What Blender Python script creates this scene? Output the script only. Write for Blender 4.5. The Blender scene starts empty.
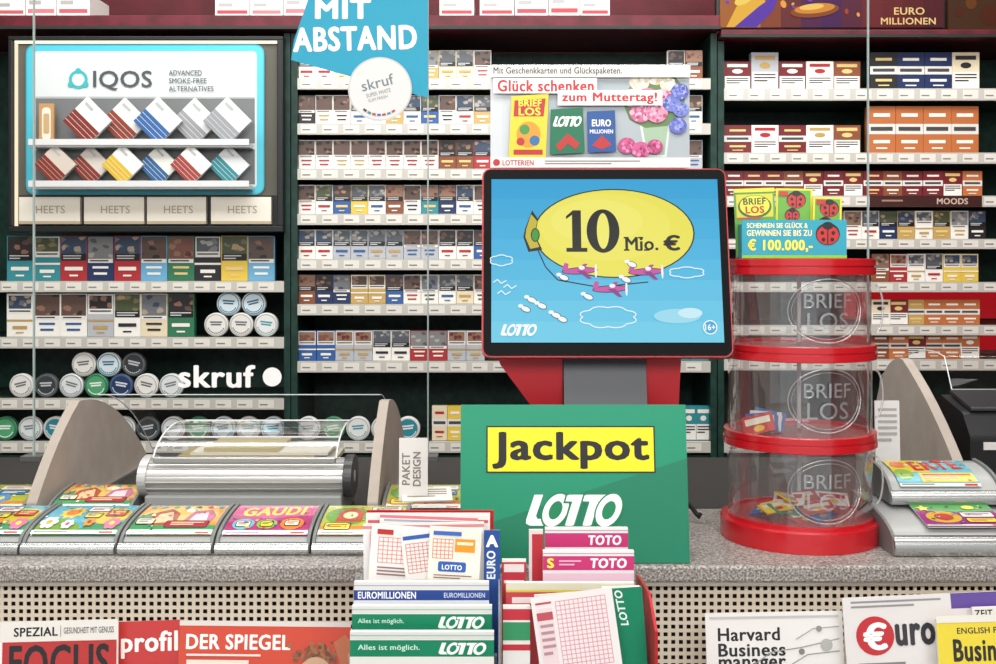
import bpy,bmesh,math,random
from mathutils import Vector,Matrix,Euler
random.seed(7)
F=1100.0;CX=498.0;HY=265.0;CZ=1.42
CT=1.023
def X(px,d): return (px-CX)/F*d
def Z(py,d): return CZ-(py-HY)/F*d
sc=bpy.context.scene
COL=sc.collection
# ---------------------------------------------------------------- materials
def lin(h):
    h=h.lstrip('#');o=[]
    if len(h)==3:h=''.join(c*2 for c in h)
    for i in (0,2,4):
        c=int(h[i:i+2],16)/255.0
        o.append(c/12.92 if c<=0.04045 else ((c+0.055)/1.055)**2.4)
    return (o[0],o[1],o[2],1)
_m={}
def mat(h,rough=.5,metal=0,emit=0,coat=0):
    k=(h,rough,metal,emit,coat)
    if k in _m:return _m[k]
    m=bpy.data.materials.new('paint_'+h.strip('#'));m.use_nodes=True
    b=m.node_tree.nodes['Principled BSDF']
    b.inputs['Base Color'].default_value=lin(h) if not emit else (0.004,0.004,0.004,1)
    b.inputs['Roughness'].default_value=rough
    b.inputs['Metallic'].default_value=metal
    if coat:b.inputs['Coat Weight'].default_value=coat;b.inputs['Coat Roughness'].default_value=.08
    if emit:
        b.inputs['Emission Color'].default_value=lin(h);b.inputs['Emission Strength'].default_value=emit;b.inputs['Specular IOR Level'].default_value=.12
    elif not metal and not coat: b.inputs['Specular IOR Level'].default_value=.35
    _m[k]=m;return m
def speckle(name,c1,c2,c3,scale=200,rough=.4,bump=0):
    m=bpy.data.materials.new(name);m.use_nodes=True;nt=m.node_tree;b=nt.nodes['Principled BSDF']
    tc=nt.nodes.new('ShaderNodeTexCoord');n=nt.nodes.new('ShaderNodeTexNoise');n.inputs['Scale'].default_value=scale;n.inputs['Detail'].default_value=4
    r=nt.nodes.new('ShaderNodeValToRGB');r.color_ramp.elements[0].position=.36;r.color_ramp.elements[0].color=lin(c1)
    r.color_ramp.elements[1].position=.64;r.color_ramp.elements[1].color=lin(c3)
    e=r.color_ramp.elements.new(.5);e.color=lin(c2)
    nt.links.new(tc.outputs['Object'],n.inputs['Vector']);nt.links.new(n.outputs['Fac'],r.inputs['Fac']);nt.links.new(r.outputs['Color'],b.inputs['Base Color'])
    b.inputs['Roughness'].default_value=rough;b.inputs['Specular IOR Level'].default_value=.3
    return m
def clear(name,base=.04,edge=.5,power=3,tint='#ffffff',rough=.02,gcol='#ffffff',diff=0):
    m=bpy.data.materials.new(name);m.use_nodes=True;nt=m.node_tree;nt.nodes.clear()
    o=nt.nodes.new('ShaderNodeOutputMaterial');mx=nt.nodes.new('ShaderNodeMixShader');t=nt.nodes.new('ShaderNodeBsdfTransparent');g=nt.nodes.new('ShaderNodeBsdfGlossy')
    t.inputs['Color'].default_value=lin(tint);g.inputs['Color'].default_value=lin(gcol);g.inputs['Roughness'].default_value=rough
    lw=nt.nodes.new('ShaderNodeLayerWeight');lw.inputs['Blend'].default_value=.5
    p=nt.nodes.new('ShaderNodeMath');p.operation='POWER';p.inputs[1].default_value=power
    ma=nt.nodes.new('ShaderNodeMath');ma.operation='MULTIPLY_ADD';ma.inputs[1].default_value=edge;ma.inputs[2].default_value=base
    nt.links.new(lw.outputs['Facing'],p.inputs[0]);nt.links.new(p.outputs[0],ma.inputs[0]);nt.links.new(ma.outputs[0],mx.inputs[0])
    if diff:
        d=nt.nodes.new('ShaderNodeBsdfDiffuse');d.inputs['Color'].default_value=lin('#f4f4f4');m2=nt.nodes.new('ShaderNodeMixShader');m2.inputs[0].default_value=diff
        nt.links.new(t.outputs[0],m2.inputs[1]);nt.links.new(d.outputs[0],m2.inputs[2]);nt.links.new(m2.outputs[0],mx.inputs[1])
    else: nt.links.new(t.outputs[0],mx.inputs[1])
    nt.links.new(g.outputs[0],mx.inputs[2]);nt.links.new(mx.outputs[0],o.inputs[0])
    return m
GUARD=clear('guard_glass',.02,.15,3)
ACR=clear('clear_acrylic',.09,.65,2,tint='#f8fafa',diff=.035)
ACR2=clear('frosted_acrylic',.08,.5,2,tint='#eef2f2',diff=.25,rough=.15)
EMB=clear('embossed_acrylic',.12,.5,1.5,tint='#dde3e4',diff=.14,rough=.1)
GREEN_DK=speckle('dark_green_lacquer','#112b24','#15332b','#193b32',40,.45)
BURG=speckle('burgundy_lacquer','#4a1119','#551520','#601926',20,.45)
GRANITE=speckle('grey_granite','#5a5653','#8a8681','#bcb8b2',330,.35)
WOOD_G=speckle('grey_beige_board','#a0968c','#a3998f','#a79d93',25,.6)
# ---------------------------------------------------------------- mesh builder
class M:
    def __init__(s): s.v=[];s.f=[];s.m=[];s.s=[];s.mats=[]
    def mi(s,mt):
        if mt not in s.mats:s.mats.append(mt)
        return s.mats.index(mt)
    def add(s,vs,fs,mt,smooth=False):
        o=len(s.v);i=s.mi(mt);s.v+= [tuple(v) for v in vs]
        for f in fs:s.f.append([o+a for a in f]);s.m.append(i);s.s.append(smooth)
    def box(s,x0,x1,y0,y1,z0,z1,mt):
        if x0>x1:x0,x1=x1,x0
        if y0>y1:y0,y1=y1,y0
        if z0>z1:z0,z1=z1,z0
        v=[(x0,y0,z0),(x1,y0,z0),(x1,y1,z0),(x0,y1,z0),(x0,y0,z1),(x1,y0,z1),(x1,y1,z1),(x0,y1,z1)]
        s.add(v,[(0,3,2,1),(4,5,6,7),(0,1,5,4),(1,2,6,5),(2,3,7,6),(3,0,4,7)],mt)
    def prism(s,pts,axis,a0,a1,mt,smooth=False):
        n=len(pts)
        def p(q,a):
            return {'x':(a,q[0],q[1]),'y':(q[0],a,q[1]),'z':(q[0],q[1],a)}[axis]
        v=[p(q,a0) for q in pts]+[p(q,a1) for q in pts]
        s.add(v,[list(range(n))],mt);s.add(v,[[n+i for i in reversed(range(n))]],mt)
        s.add(v,[(i,n+i,n+(i+1)%n,(i+1)%n) for i in range(n)],mt,smooth)
    def lathe(s,prof,mt,seg=56,smooth=True,axis='z',c=(0,0,0)):
        n=len(prof);v=[]
        for k in range(seg):
            a=2*math.pi*k/seg
            for r,z in prof:
                q=(r*math.cos(a),r*math.sin(a),z)
                if axis=='y':q=(q[0],q[2],q[1])
                if axis=='x':q=(q[2],q[0],q[1])
                v.append((q[0]+c[0],q[1]+c[1],q[2]+c[2]))
        fs=[]
        for k in range(seg):
            k2=(k+1)%seg
            for i in range(n-1):fs.append((k*n+i,k2*n+i,k2*n+i+1,k*n+i+1))
        s.add(v,fs,mt,smooth)
    def tube(s,pts,r,mt,seg=8):
        pts=[Vector(p) for p in pts];v=[];n=len(pts);up=None
        for i,p in enumerate(pts):
            t=(pts[min(i+1,n-1)]-pts[max(i-1,0)]).normalized()
            if up is None or abs(t.dot(up))>.98:up=Vector((0,0,1)) if abs(t.z)<.9 else Vector((1,0,0))
            a=t.cross(up).normalized();b=a.cross(t).normalized();up=b
            for k in range(seg):
                g=2*math.pi*k/seg;v.append(p+a*math.cos(g)*r+b*math.sin(g)*r)
        fs=[(i*seg+k,i*seg+(k+1)%seg,(i+1)*seg+(k+1)%seg,(i+1)*seg+k) for i in range(n-1) for k in range(seg)]
        fs+=[list(range(seg)),list(range((n-1)*seg,n*seg))]
        s.add(v,fs,mt,True)
    def mesh(s,name):
        me=bpy.data.meshes.new(name);me.from_pydata(s.v,[],s.f)
        for m in s.mats:me.materials.append(m)
        me.polygons.foreach_set('material_index',s.m);me.polygons.foreach_set('use_smooth',s.s);me.update();return me
    def obj(s,name,parent=None,loc=(0,0,0),rot=(0,0,0),bevel=0,seg=2,**kw):
        return mk(s.mesh(name),name,parent,loc,rot,bevel,seg,**kw)
def mk(me,name,parent=None,loc=(0,0,0),rot=(0,0,0),bevel=0,seg=2,**kw):
    o=bpy.data.objects.new(name,me);COL.objects.link(o);o.location=loc;o.rotation_euler=rot
    if parent:o.parent=parent
    for k,v in kw.items():o[k]=v
    if bevel:
        b=o.modifiers.new('bevel','BEVEL');b.width=bevel;b.segments=seg;b.limit_method='ANGLE'
    return o
def thing(name,label,category,loc=(0,0,0),rot=(0,0,0),group=None):
    o=bpy.data.objects.new(name,None);o.empty_display_size=.03;COL.objects.link(o);o.location=loc;o.rotation_euler=rot
    o['label']=label;o['category']=category
    if group:o['group']=group
    return o
# ---------------------------------------------------------------- text
_t={}
def glyphs(s,bold,shear):
    """list of (verts,faces) layers, normalised to the unit box"""
    k=(s,bold,shear)
    if k in _t:return _t[k]
    c=bpy.data.curves.new('t','FONT');c.body=s;c.shear=shear;c.resolution_u=3;c.fill_mode='FRONT'
    c.space_character=1+bold*2.2
    o=bpy.data.objects.new('t',c);COL.objects.link(o)
    dg=bpy.context.evaluated_depsgraph_get();dg.update();e=o.evaluated_get(dg);me=e.to_mesh()
    v0=[(v.co.x,v.co.y) for v in me.vertices];f0=[tuple(p.vertices) for p in me.polygons]
    e.to_mesh_clear();bpy.data.objects.remove(o);bpy.data.curves.remove(c)
    offs=[(0,0)] if bold<=0 else [(bold*math.cos(a),bold*math.sin(a)*.6) for a in [math.pi*(j+.5)/3 for j in range(6)]]
    al=[[(x+dx,y+dy) for x,y in v0] for dx,dy in offs]
    fl=[q for l in al for q in l]
    x0=min(v[0] for v in fl);x1=max(v[0] for v in fl);y0=min(v[1] for v in fl);y1=max(v[1] for v in fl)
    _t[k]=[([((a-x0)/(x1-x0),(b-y0)/(y1-y0)) for a,b in l],f0) for l in al];return _t[k]
class Art(M):
    """flat printed face in local XZ, facing -Y, origin bottom centre"""
    def __init__(s,x0,y0,x1,y1,W,H,thick=0,back='#f0f0f0',face=None,emit=0,rough=.4,coat=0,step=.00009):
        super().__init__();s.b=(x0,y0,x1,y1);s.W=W;s.H=H;s.n=1;s.emit=emit;s.rough=rough;s.coat=coat;s.step=step
        if thick:s.box(-W/2,W/2,0,thick,0,H,mat(back,rough))
        if face:s.rect(x0,y0,x1,y1,face)
    def c(s,col): return col if not isinstance(col,str) else mat(col,s.rough,0,s.emit,s.coat)
    def p(s,x,y):
        x0,y0,x1,y1=s.b
        return ((x-x0)/(x1-x0)-.5)*s.W,(1-(y-y0)/(y1-y0))*s.H
    def poly(s,pts,col,adv=1):
        y=-s.step*s.n;s.n+=adv;v=[]
        for q in pts:
            a,b=s.p(*q);v.append((a,y,b))
        A=sum(v[i][0]*v[(i+1)%len(v)][2]-v[(i+1)%len(v)][0]*v[i][2] for i in range(len(v)))
        idx=list(range(len(v)))
        if A<0:idx.reverse()
        s.add(v,[idx],s.c(col))
    def rect(s,x0,y0,x1,y1,col):s.poly([(x0,y1),(x1,y1),(x1,y0),(x0,y0)],col)
    def ell(s,cx,cy,rx,ry=None,col='#fff',rot=0,seg=28,adv=1):
        ry=ry or rx;r=math.radians(rot);pts=[]
        for k in range(seg):
            a=2*math.pi*k/seg;u=rx*math.cos(a);w=ry*math.sin(a)
            pts.append((cx+u*math.cos(r)-w*math.sin(r),cy+u*math.sin(r)+w*math.cos(r)))
        s.poly(pts,col,adv)
    def rrect(s,x0,y0,x1,y1,r,col):
        pts=[]
        for cx,cy,a in ((x1-r,y1-r,0),(x0+r,y1-r,90),(x0+r,y0+r,180),(x1-r,y0+r,270)):
            for k in range(5):
                t=math.radians(a+k*22.5);pts.append((cx+r*math.cos(t),cy+r*math.sin(t)))
        s.poly(pts,col)
    def line(s,pts,w,col):
        y=-s.step*s.n;s.n+=1
        for j,((ax,ay),(bx,by)) in enumerate(zip(pts[:-1],pts[1:])):
            dx,dy=bx-ax,by-ay;L=math.hypot(dx,dy) or 1;nx,ny=-dy/L*w/2,dx/L*w/2
            q=[s.p(ax+nx,ay+ny),s.p(bx+nx,by+ny),s.p(bx-nx,by-ny),s.p(ax-nx,ay-ny)]
            s.add([(a,y-(j%2)*s.step*.4,b) for a,b in q],[(0,1,2,3)],s.c(col))
    def text(s,t,x0,y0,x1,y1,col,bold=.0,shear=0,rot=0):
        cx,cy=(x0+x1)/2,(y0+y1)/2;r=math.radians(rot)
        for j,(vs,fs) in enumerate(glyphs(t,bold,shear)):
            y=-s.step*(s.n+j*.14);out=[]
            for a,b in vs:
                u=(a-.5)*(x1-x0);w=(.5-b)*(y1-y0)
                px=cx+u*math.cos(r)-w*math.sin(r);py=cy+u*math.sin(r)+w*math.cos(r)
                q=s.p(px,py);out.append((q[0],y,q[1]))
            s.add(out,fs,s.c(col))
        s.n+=1.9 if bold>0 else 1
    def squig(s,x0,y0,x1,y1,col,n=3):
        h=(y1-y0)/n
        for i in range(n):
            s.rect(x0,y0+i*h,x0+(x1-x0)*(1 if i<n-1 else .7),y0+i*h+h*.45,col)
def sign(x0,y0,x1,y1,d,lean=0,**kw):
    a=Art(x0,y0,x1,y1,(x1-x0)*d/F,(y1-y0)*d/F/math.cos(math.radians(lean)),**kw)
    a.pos=(X((x0+x1)/2,d),d,Z(y1,d));a.lean=lean;return a
def put(a,name,parent=None,roll=0,loc=None,rot=None,**kw):
    return a.obj(name,parent,loc or a.pos,rot or (-math.radians(a.lean),math.radians(roll),0),**kw)
def lotto(a,x0,y0,x1,y1,col,bg=None):
    """slanted word mark, round interlocking letters"""
    w=x1-x0;h=y1-y0
    sh=.30*h
    bg=bg or '#0a9a63'
    def P(u,v):return (x0+u*w+sh*(1-v)-sh*.5,y0+v*h)
    def ring(cu,ru=.135,rv=.53):
        pts=lambda k_,f:[P(cu+ru*f*math.cos(2*math.pi*i/30),.5+rv*f*k_*math.sin(2*math.pi*i/30)) for i in range(30)]
        a.poly(pts(1,1.13),bg);a.poly(pts(1,1),col);a.poly(pts(1.08,.52),bg)
    a.poly([P(.02,0),P(.115,0),P(.105,.68),P(.13,.78),P(.26,.78),P(.26,1),P(.07,1),P(.02,.93),P(.01,.8)],col)
    ring(.30)
    for tu in (.50,.69):
        a.poly([P(tu-.14,-.03),P(tu+.13,-.03),P(tu+.13,.28),P(tu+.07,.28),P(tu+.07,1.03),P(tu-.07,1.03),P(tu-.07,.28),P(tu-.14,.28)],bg)
        a.poly([P(tu-.12,.03),P(tu-.10,0),P(tu+.11,0),P(tu+.12,.03),P(tu+.11,.21),P(tu+.05,.22),P(tu+.045,.97),P(tu+.03,1),P(tu-.04,1),P(tu-.05,.97),P(tu-.045,.22),P(tu-.12,.21)],col)
    ring(.88)
def struct(m,name,**kw):
    o=m.obj(name,**kw);o['kind']='structure';return o
# ---------------------------------------------------------------- room
m=M();m.box(-2.6,2.6,-1.5,3.7,-.05,0,speckle('floor_tile','#6e6a66','#7d7975','#8a8682',12,.5));struct(m,'floor')
m=M();m.box(-2.6,2.6,-4.5,3.7,2.8,2.85,speckle('ceiling_paint','#d8d6d2','#dedcd8','#e4e2de',6,.8));struct(m,'ceiling')
m=M();m.box(-2.6,2.6,3.6,3.7,0,2.8,speckle('dark_red_wall','#4d141b','#561820','#5f1c25',8,.6));struct(m,'wall_back')
m=M();m.box(-2.7,-2.6,-1.5,3.7,0,2.8,speckle('wall_paint','#b8b2aa','#c2bcb4','#ccc6be',8,.7));struct(m,'wall_left')
m=M();m.box(2.6,2.7,-1.5,3.7,0,2.8,speckle('wall_paint_red','#7a2a26','#86302b','#923630',8,.7));struct(m,'wall_right')
# ---------------------------------------------------------------- shelving
DS=3.2
RAIL=mat('#bcb9b1',.4);RAILT=mat('#dad7ce',.5);RAILL=mat('#7b7a75',.5)
def unit(name,label,px0,px1,lips,ztop,zbot,back=GREEN_DK,depth=.3):
    t=thing(name,label,'shelving',(X((px0+px1)/2,DS),DS,0))
    x0=X(px0,DS);x1=X(px1,DS);cx=(x0+x1)/2;x0-=cx;x1-=cx
    pt=.018
    m=M();m.box(x0,x1,depth-.015,depth,0,ztop,back);m.obj('back_panel',t)
    for a in (x0,x1-pt):
        m=M();m.box(a,a+pt,-.012,depth-.016,0,ztop,GREEN_DK);m.obj('side_panel',t)
    m=M();m.box(x0+pt,x1-pt,0,depth-.016,0,zbot,GREEN_DK)
    m.obj('base_cabinet',t)
    for yt,yb in lips:
        z1=Z(yt,DS);z0=Z(yb,DS)
        m=M();m.box(x0+pt,x1-pt,.003,depth-.016,z0+.006,z1,mat('#2c3d36',.5));m.obj('shelf',t)
        m=M();m.box(x0+pt,x1-pt,-.012,.002,z0,z1,RAIL)
        x=x0+pt+.01
        while x<x1-.08:
            w=.045
            m.add([(x,-.0125,z0+.005),(x+w,-.0125,z0+.005),(x+w,-.0125,z1-.004),(x,-.0125,z1-.004)],[(0,1,2,3)],RAILT)
            m.add([(x+.004,-.0128,z0+.012),(x+w*.6,-.0128,z0+.012),(x+w*.6,-.0128,z0+.016),(x+.004,-.0128,z0+.016)],[(0,1,2,3)],RAILL)
            x+=.062
        m.obj('price_rail',t)
    return t
MID=[(79,90),(124,135),(169,180),(214,225),(259,270),(304,315),(361,372),(441,452)]
LEFT=[(281,292),(337,348),(398,409),(441,452)]
RIGHT=[(89,101),(153,164),(196,207),(239,249),(282,292),(325,335),(359,370),(441,452)]
unit('shelving_unit','dark green shelving with white price rails, filled with cigarette packs',292,716,MID,Z(34,DS),Z(455,DS))
unit('shelving_unit','dark green shelving with snuff cans below a lit display',-70,291,LEFT,Z(34,DS),Z(455,DS))
ur=unit('shelving_unit','dark green shelving with cigarillo boxes and cigarette packs',717,1080,RIGHT,Z(42,DS),Z(455,DS))
m=M();ux=ur.location.x
for a_,b_ in ((293,324),(336,358)):
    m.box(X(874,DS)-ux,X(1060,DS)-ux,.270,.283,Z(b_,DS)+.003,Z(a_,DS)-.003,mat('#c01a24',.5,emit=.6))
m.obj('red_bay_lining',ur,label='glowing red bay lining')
a=Art(868,196,980,207,112*DS/F,11*DS/F,rough=.4,step=.0003);a.rect(868,196,980,207,'#3a1a18');a.text('MOODS',935,198.5,966,204.5,'#c8b0a0',.03);a.squig(880,200,910,204,'#9a7a6a',1)
a.obj('label_strip',ur,(X(924,DS)-ux,-.0132,Z(207,DS)),label='dark brown label strip')
for q0,q1,u0,u1 in ((-70,717,33,19),(717.5,1080,41,33)):
    t=thing('header_shelf','burgundy top shelf board on the shelving units','shelf',(0,DS,0))
    m=M();m.box(X(q0,DS),X(q1,DS),-.05,.3,Z(u0,DS),Z(u1,DS),BURG);m.obj('board',t,bevel=.003)
    m=M();m.box(X(q0,DS),X(q1,DS),-.056,-.0505,Z(u0,DS),Z(u0-3,DS),mat('#1a2420',.5));m.obj('trim_strip',t)
# ---------------------------------------------------------------- packs
PAL={'white':'#e6e4dc','red':'#a42c32','blue':'#2f5a98','gold':'#b99a5a','navy':'#1f3058','silver':'#acb0b6','green':'#2f7050','black':'#242429','teal':'#30868f','brown':'#824a30','orange':'#b56a3c','cream':'#dacdb0','yellow':'#d8b948','dark red':'#6c2026','sky blue':'#65a2c6','pink':'#c07a90'}
PIC=[('dark','#2a2628','#8a6654'),('brown','#4e3c32','#a98a74'),('grey','#50565c','#a4a09a'),('skin-toned','#8a6854','#5f2a28'),('blue-grey','#33445a','#a09284'),('olive','#464f35','#a48c68')]
def blotch(a,x0,y0,x1,y1,cols,n):
    for i in range(n):
        cx=random.uniform(x0,x1);cy=random.uniform(y0,y1);pts=[]
        for k in range(6):
            q=k*math.pi/3+random.uniform(-.3,.3);r=random.uniform(.5,1.0)
            pts.append((min(max(cx+r*1.9*math.cos(q),x0),x1),min(max(cy+r*1.3*math.sin(q),y0),y1)))
        a.poly(pts,random.choice(cols),.35)
    a.n+=1
def packmesh(w,h,t,brand,pic,kind=0):
    b=PAL[brand];a=Art(0,0,10,16,w,h,thick=t,back=b,rough=.35,step=.00015)
    a.rect(.0,0.0,10,16,b)
    acc=random.choice(('#a8242c','#2b5590','#b39352','#2a2a2e')) if brand in('white','silver','cream') else random.choice(('#e8e4da','#d9bf7a','#e8e4da'))
    r_=random.uniform
    mid='#%02x%02x%02x'%tuple((int(pic[1][i:i+2],16)+int(pic[2][i:i+2],16))//2 for i in (1,3,5))
    if kind==0:
        a.rect(.3,.2,9.7,6.6,pic[1]);blotch(a,.4,.3,9.6,6.4,(pic[2],mid,pic[1],mid),7)
        a.rect(.3,6.4,9.7,8.8,'#17171a');a.rect(1,6.9,r_(7,9),7.3,'#c8c8c8');a.rect(1,7.8,r_(5,8),8.2,'#c8c8c8')
        a.rect(1.6,11,8.4,12.3,acc);a.rect(3.4,13.8,6.6,14.4,acc)
    elif kind==1:
        a.rect(.3,.3,9.7,7.6,'#dedcd6');a.rect(.7,.7,9.3,5.6,pic[1]);blotch(a,.8,.8,9.2,5.5,(pic[2],mid,mid),6);a.rect(1,6.2,9,6.7,'#333333')
        a.rect(0,9.6,10,10.3,acc);a.rect(2.2,12,7.8,13.2,acc);a.rect(3.5,14.2,6.5,14.7,acc)
    elif kind==2:
        a.rect(1.2,1.4,8.8,3.2,acc);a.rect(.3,8.4,9.7,15.7,'#e6e4de');a.rect(1,9.3,9,9.9,'#222222');a.rect(1,10.6,9,11.2,'#222222');a.rect(1,11.9,6,12.5,'#222222')
        a.ell(5,5.6,2,1.3,acc,seg=14)
    elif kind==3:
        a.rect(0,6,10,9.5,'#d8d6d0');a.rect(1,7,9,8.4,'#444444');a.rect(2,11.5,8,12.6,acc);a.rect(2,2.4,8,3.6,acc);a.rect(3,14,7,14.5,acc)
    elif kind==4:
        a.rect(.3,.3,9.7,8.2,mid);blotch(a,.4,.4,9.6,8,(pic[1],pic[2],pic[1],mid),8);a.rect(.3,8.2,9.7,9.6,'#dcdad4');a.rect(1,8.6,8,9.1,'#222222')
        a.rect(2,10.8,8,11.6,acc);a.rect(2.5,13,7.5,13.8,acc)
    return a.mesh('pack')
def kinds(w,h,t,brands,n,kk=(0,0,0,1,4,4)):
    out=[]
    for i in range(n):
        br=brands[i%len(brands)];p=random.choice(PIC);k=random.choice(kk)
        out.append((packmesh(w,h,t,br,p,k),br,p[0],k))
    return out
def row(px0,px1,wpx,lipd,ks,group,name='cigarette_pack',cat='cigarette pack',word='cigarette pack',d=DS,skip=(),run=1):
    x=px0;cur=None;i=0
    while x+wpx<=px1+.5:
        if i%run==0:cur=random.choice(ks)
        i+=1
        c=x+wpx/2
        if not any(a<c<b for a,b in skip):
            me,br,pc,k=cur
            o=mk(me,name,None,(X(c,d+.01),d+.008+random.uniform(0,.004),Z(lipd,DS)+.0003),(0,0,math.radians(random.uniform(-1.5,1.5))))
            o['label']=(f"{br} {word} with {pc} warning picture" if k in(0,1,4) else f"{br} {word} with white label on a shelf")
            o['category']=cat;o['group']=group
        x+=wpx+.4
s=(DS+.01)/F
B1=['white','red','white','gold','silver','blue','white','navy','brown','white','cream','teal','black','white','yellow','white']
kM=kinds(18.3*s,30*s,.022,B1,28)
kMs=kinds(17.2*s,29*s,.022,B1,40)
rows=[79,124,169,214,259,304]
for i,l in enumerate(rows):
    sk=[(490,690)] if l>90 else [(492,660)]
    if l>260: sk=[(488,690)]
    row(298,713,17.2,l,kMs,f'cigarette packs on shelf row {i+1}',skip=sk,run=1 if i%2 else 2)
row(298,713,18.3,361,kM,'cigarette packs on the lower shelf',skip=[(488,680)],run=2)
kC=kinds(15*s,34*s,.03,['orange','green','yellow','red','teal','cream'],8,(3,3,2))
row(432,470,15,441,kC,'colourful boxes on the bottom shelf',name='sweets_box',cat='box',word='small sweets box')
row(682,712,14,441,kC,'colourful boxes on the bottom shelf',name='sweets_box',cat='box',word='small sweets box')
kL=kinds(26.4*s,45*s,.024,['teal','green','black','navy','sky blue','yellow','blue','teal','silver','gold','red'],18,(0,0,4,1))
row(7,282,26.4,281,kL,'tobacco pouches on the upper shelf',name='tobacco_pack',cat='tobacco pack',word='tobacco pack')
kL2=kinds(26.4*s,43*s,.024,['green','cream','green','white','gold','white','silver'],14,(0,1,0,4))
row(7,200,26.4,337,kL2,'tobacco pouches on the lower shelf',name='tobacco_pack',cat='tobacco pack',word='tobacco pack')
kR=kinds(27*s,28*s,.03,['orange','dark red','brown','white','red','brown'],10,(2,3,3))
kR2=kinds(27*s,37*s,.03,['white','navy','silver','cream','black','white'],10,(2,3))
kRb=kinds(27.4*s,47*s,.03,['orange','brown','brown','orange'],6,(3,2,3))
kRm=kinds(19.5*s,25*s,.022,['dark red','brown','dark red','orange','gold','cream'],10,(3,3,2))
kRs=kinds(17.4*s,28*s,.022,B1,20)
row(724,866,27,89,kR[:5]+kR2[:3],'cigarillo boxes on the top shelf',name='cigarillo_box',cat='cigarillo box',word='cigarillo box')
row(870,985,27,89,kR2,'cigarillo boxes on the top shelf',name='cigarillo_box',cat='cigarillo box',word='cigarillo box')
row(724,866,27,153,kR+kR2[:3],'cigarillo boxes on the second shelf',name='cigarillo_box',cat='cigarillo box',word='cigarillo box')
row(868,985,27.4,153,kRb,'brown cigarette cartons on the second shelf',name='cigarillo_box',cat='cigarillo box',word='tall cigarillo box')
row(724,985,19.5,196,kRm,'dark red cigarillo tins on the third shelf',name='cigarillo_box',cat='cigarillo box',word='small cigarillo box')
for l in (239,282,325,359):
    row(844 if l<250 else 872,990,17.4,l,kRs if l<300 else kRm,'cigarette packs on the far shelves')
def carton(px,wpx,hpx,col,acc):
    a=Art(0,0,10,4,wpx*s,hpx*s,thick=.16,back=col,rough=.5);a.rect(0,0,10,4,col);a.rect(.6,2.6,9.4,3.3,acc);a.rect(1,1.2,5,1.9,'#9a9a9a')
    o=a.obj('cigarette_carton',None,(X(px+wpx/2,DS),DS-.02,Z(19,DS)+.0003));o['label']='white carton with a pink-red stripe on the top shelf';o['category']='carton';o['group']='cartons on the top shelf'
for px,w in ((-2,30),(29,30),(60,32),(217,34),(252,32),(285,32),(440,34),(480,34),(515,33),(549,30),(580,29)):
    carton(px,w,random.choice((20,26,24)),random.choice(('#d8d4ce','#dfdcd6','#ccc8c4')),random.choice(('#b4505a','#c46a70','#a33a44')))
# cans
CR=12.0*s
def canmesh(face,ring,dot,body='#d2d1cc'):
    m=M();r=CR;m.lathe([(0,0),(r*.93,0),(r,.002),(r,.009),(r*.97,.0095),(r*.97,.0115),(r,.012),(r,.016),(r*.93,.018),(0,.018)],mat(body,.35),seg=32,axis='y')
    def disc(rr,col,y):
        n=28;v=[(rr*math.cos(2*math.pi*k/n),y,rr*math.sin(2*math.pi*k/n)) for k in range(n)];m.add(v,[list(range(n))],mat(col,.35))
    disc(r*.9,ring,-.0003);disc(r*.8,face,-.0007)
    for k in range(10):
        a0=math.radians(200+k*14);a1=a0+.2
        m.add([(r*.66*math.cos(a0),-.001,r*.66*math.sin(a0)),(r*.74*math.cos(a0),-.001,r*.74*math.sin(a0)),(r*.74*math.cos(a1),-.001,r*.74*math.sin(a1)),(r*.66*math.cos(a1),-.001,r*.66*math.sin(a1))],[(0,1,2,3)],mat(dot,.4))
    for q,wd in ((.16,.5),(-.05,.42)):
        m.add([(-r*wd,-.001,r*q),(r*wd,-.001,r*q),(r*wd,-.001,r*(q+.13)),(-r*wd,-.001,r*(q+.13))],[(0,1,2,3)],mat(dot,.5))
    return m.mesh('can')
cans=[(canmesh('#dcdcd8','#a9b2b2','#2a8fa0'),'white and teal'),(canmesh('#d4d8d8','#8fa3a8','#6a7478'),'white and grey'),(canmesh('#cdd8dc','#3a96b4','#1f5f7f'),'white and blue'),(canmesh('#dcdad4','#b0b0b0','#5a6468'),'plain white'),(canmesh('#2a808e','#c8c8c8','#dcdcdc'),'teal'),(canmesh('#24365a','#3a5a8a','#c8d0d8','#3a4458'),'navy'),(canmesh('#33383c','#5a6064','#b8bcbe','#44484a'),'dark grey'),(canmesh('#4a9a6a','#2a6a4a','#e0e8e0','#3a7a5a'),'green')]
def can(px,ypx_c,lip=None,pool=None):
    me,lb=random.choice(pool or cans[:4]);r=CR
    z=Z(lip,DS)+r+.0002 if lip else Z(ypx_c,DS)
    o=mk(me,'snuff_can',None,(X(px,DS+.005),DS+.005,z),(0,random.uniform(-.3,.3),0));o['label']=f'round {lb} snuff can standing on edge on a shelf';o['category']='can';o['group']='round snuff cans'
def canrows(xs,lip,upper=(),pool=None):
    for x in xs:can(x,0,lip,pool)
    for x in upper:can(x,lip-12-21.3,None,pool)
canrows([216,241,266],337,[228.5,253.5])
mix=cans+cans[:3]
canrows([21,46,71,96,121,146],398,[83.5,108.5,133.5],mix)
can(171,0,398,cans[1:2])
canrows([123,148,173,198,223,248,273],441,pool=mix)
canrows([308,333,358,383,408],441,pool=cans[:5]+cans[7:])
canrows([5,30,55],441,pool=mix)
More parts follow.
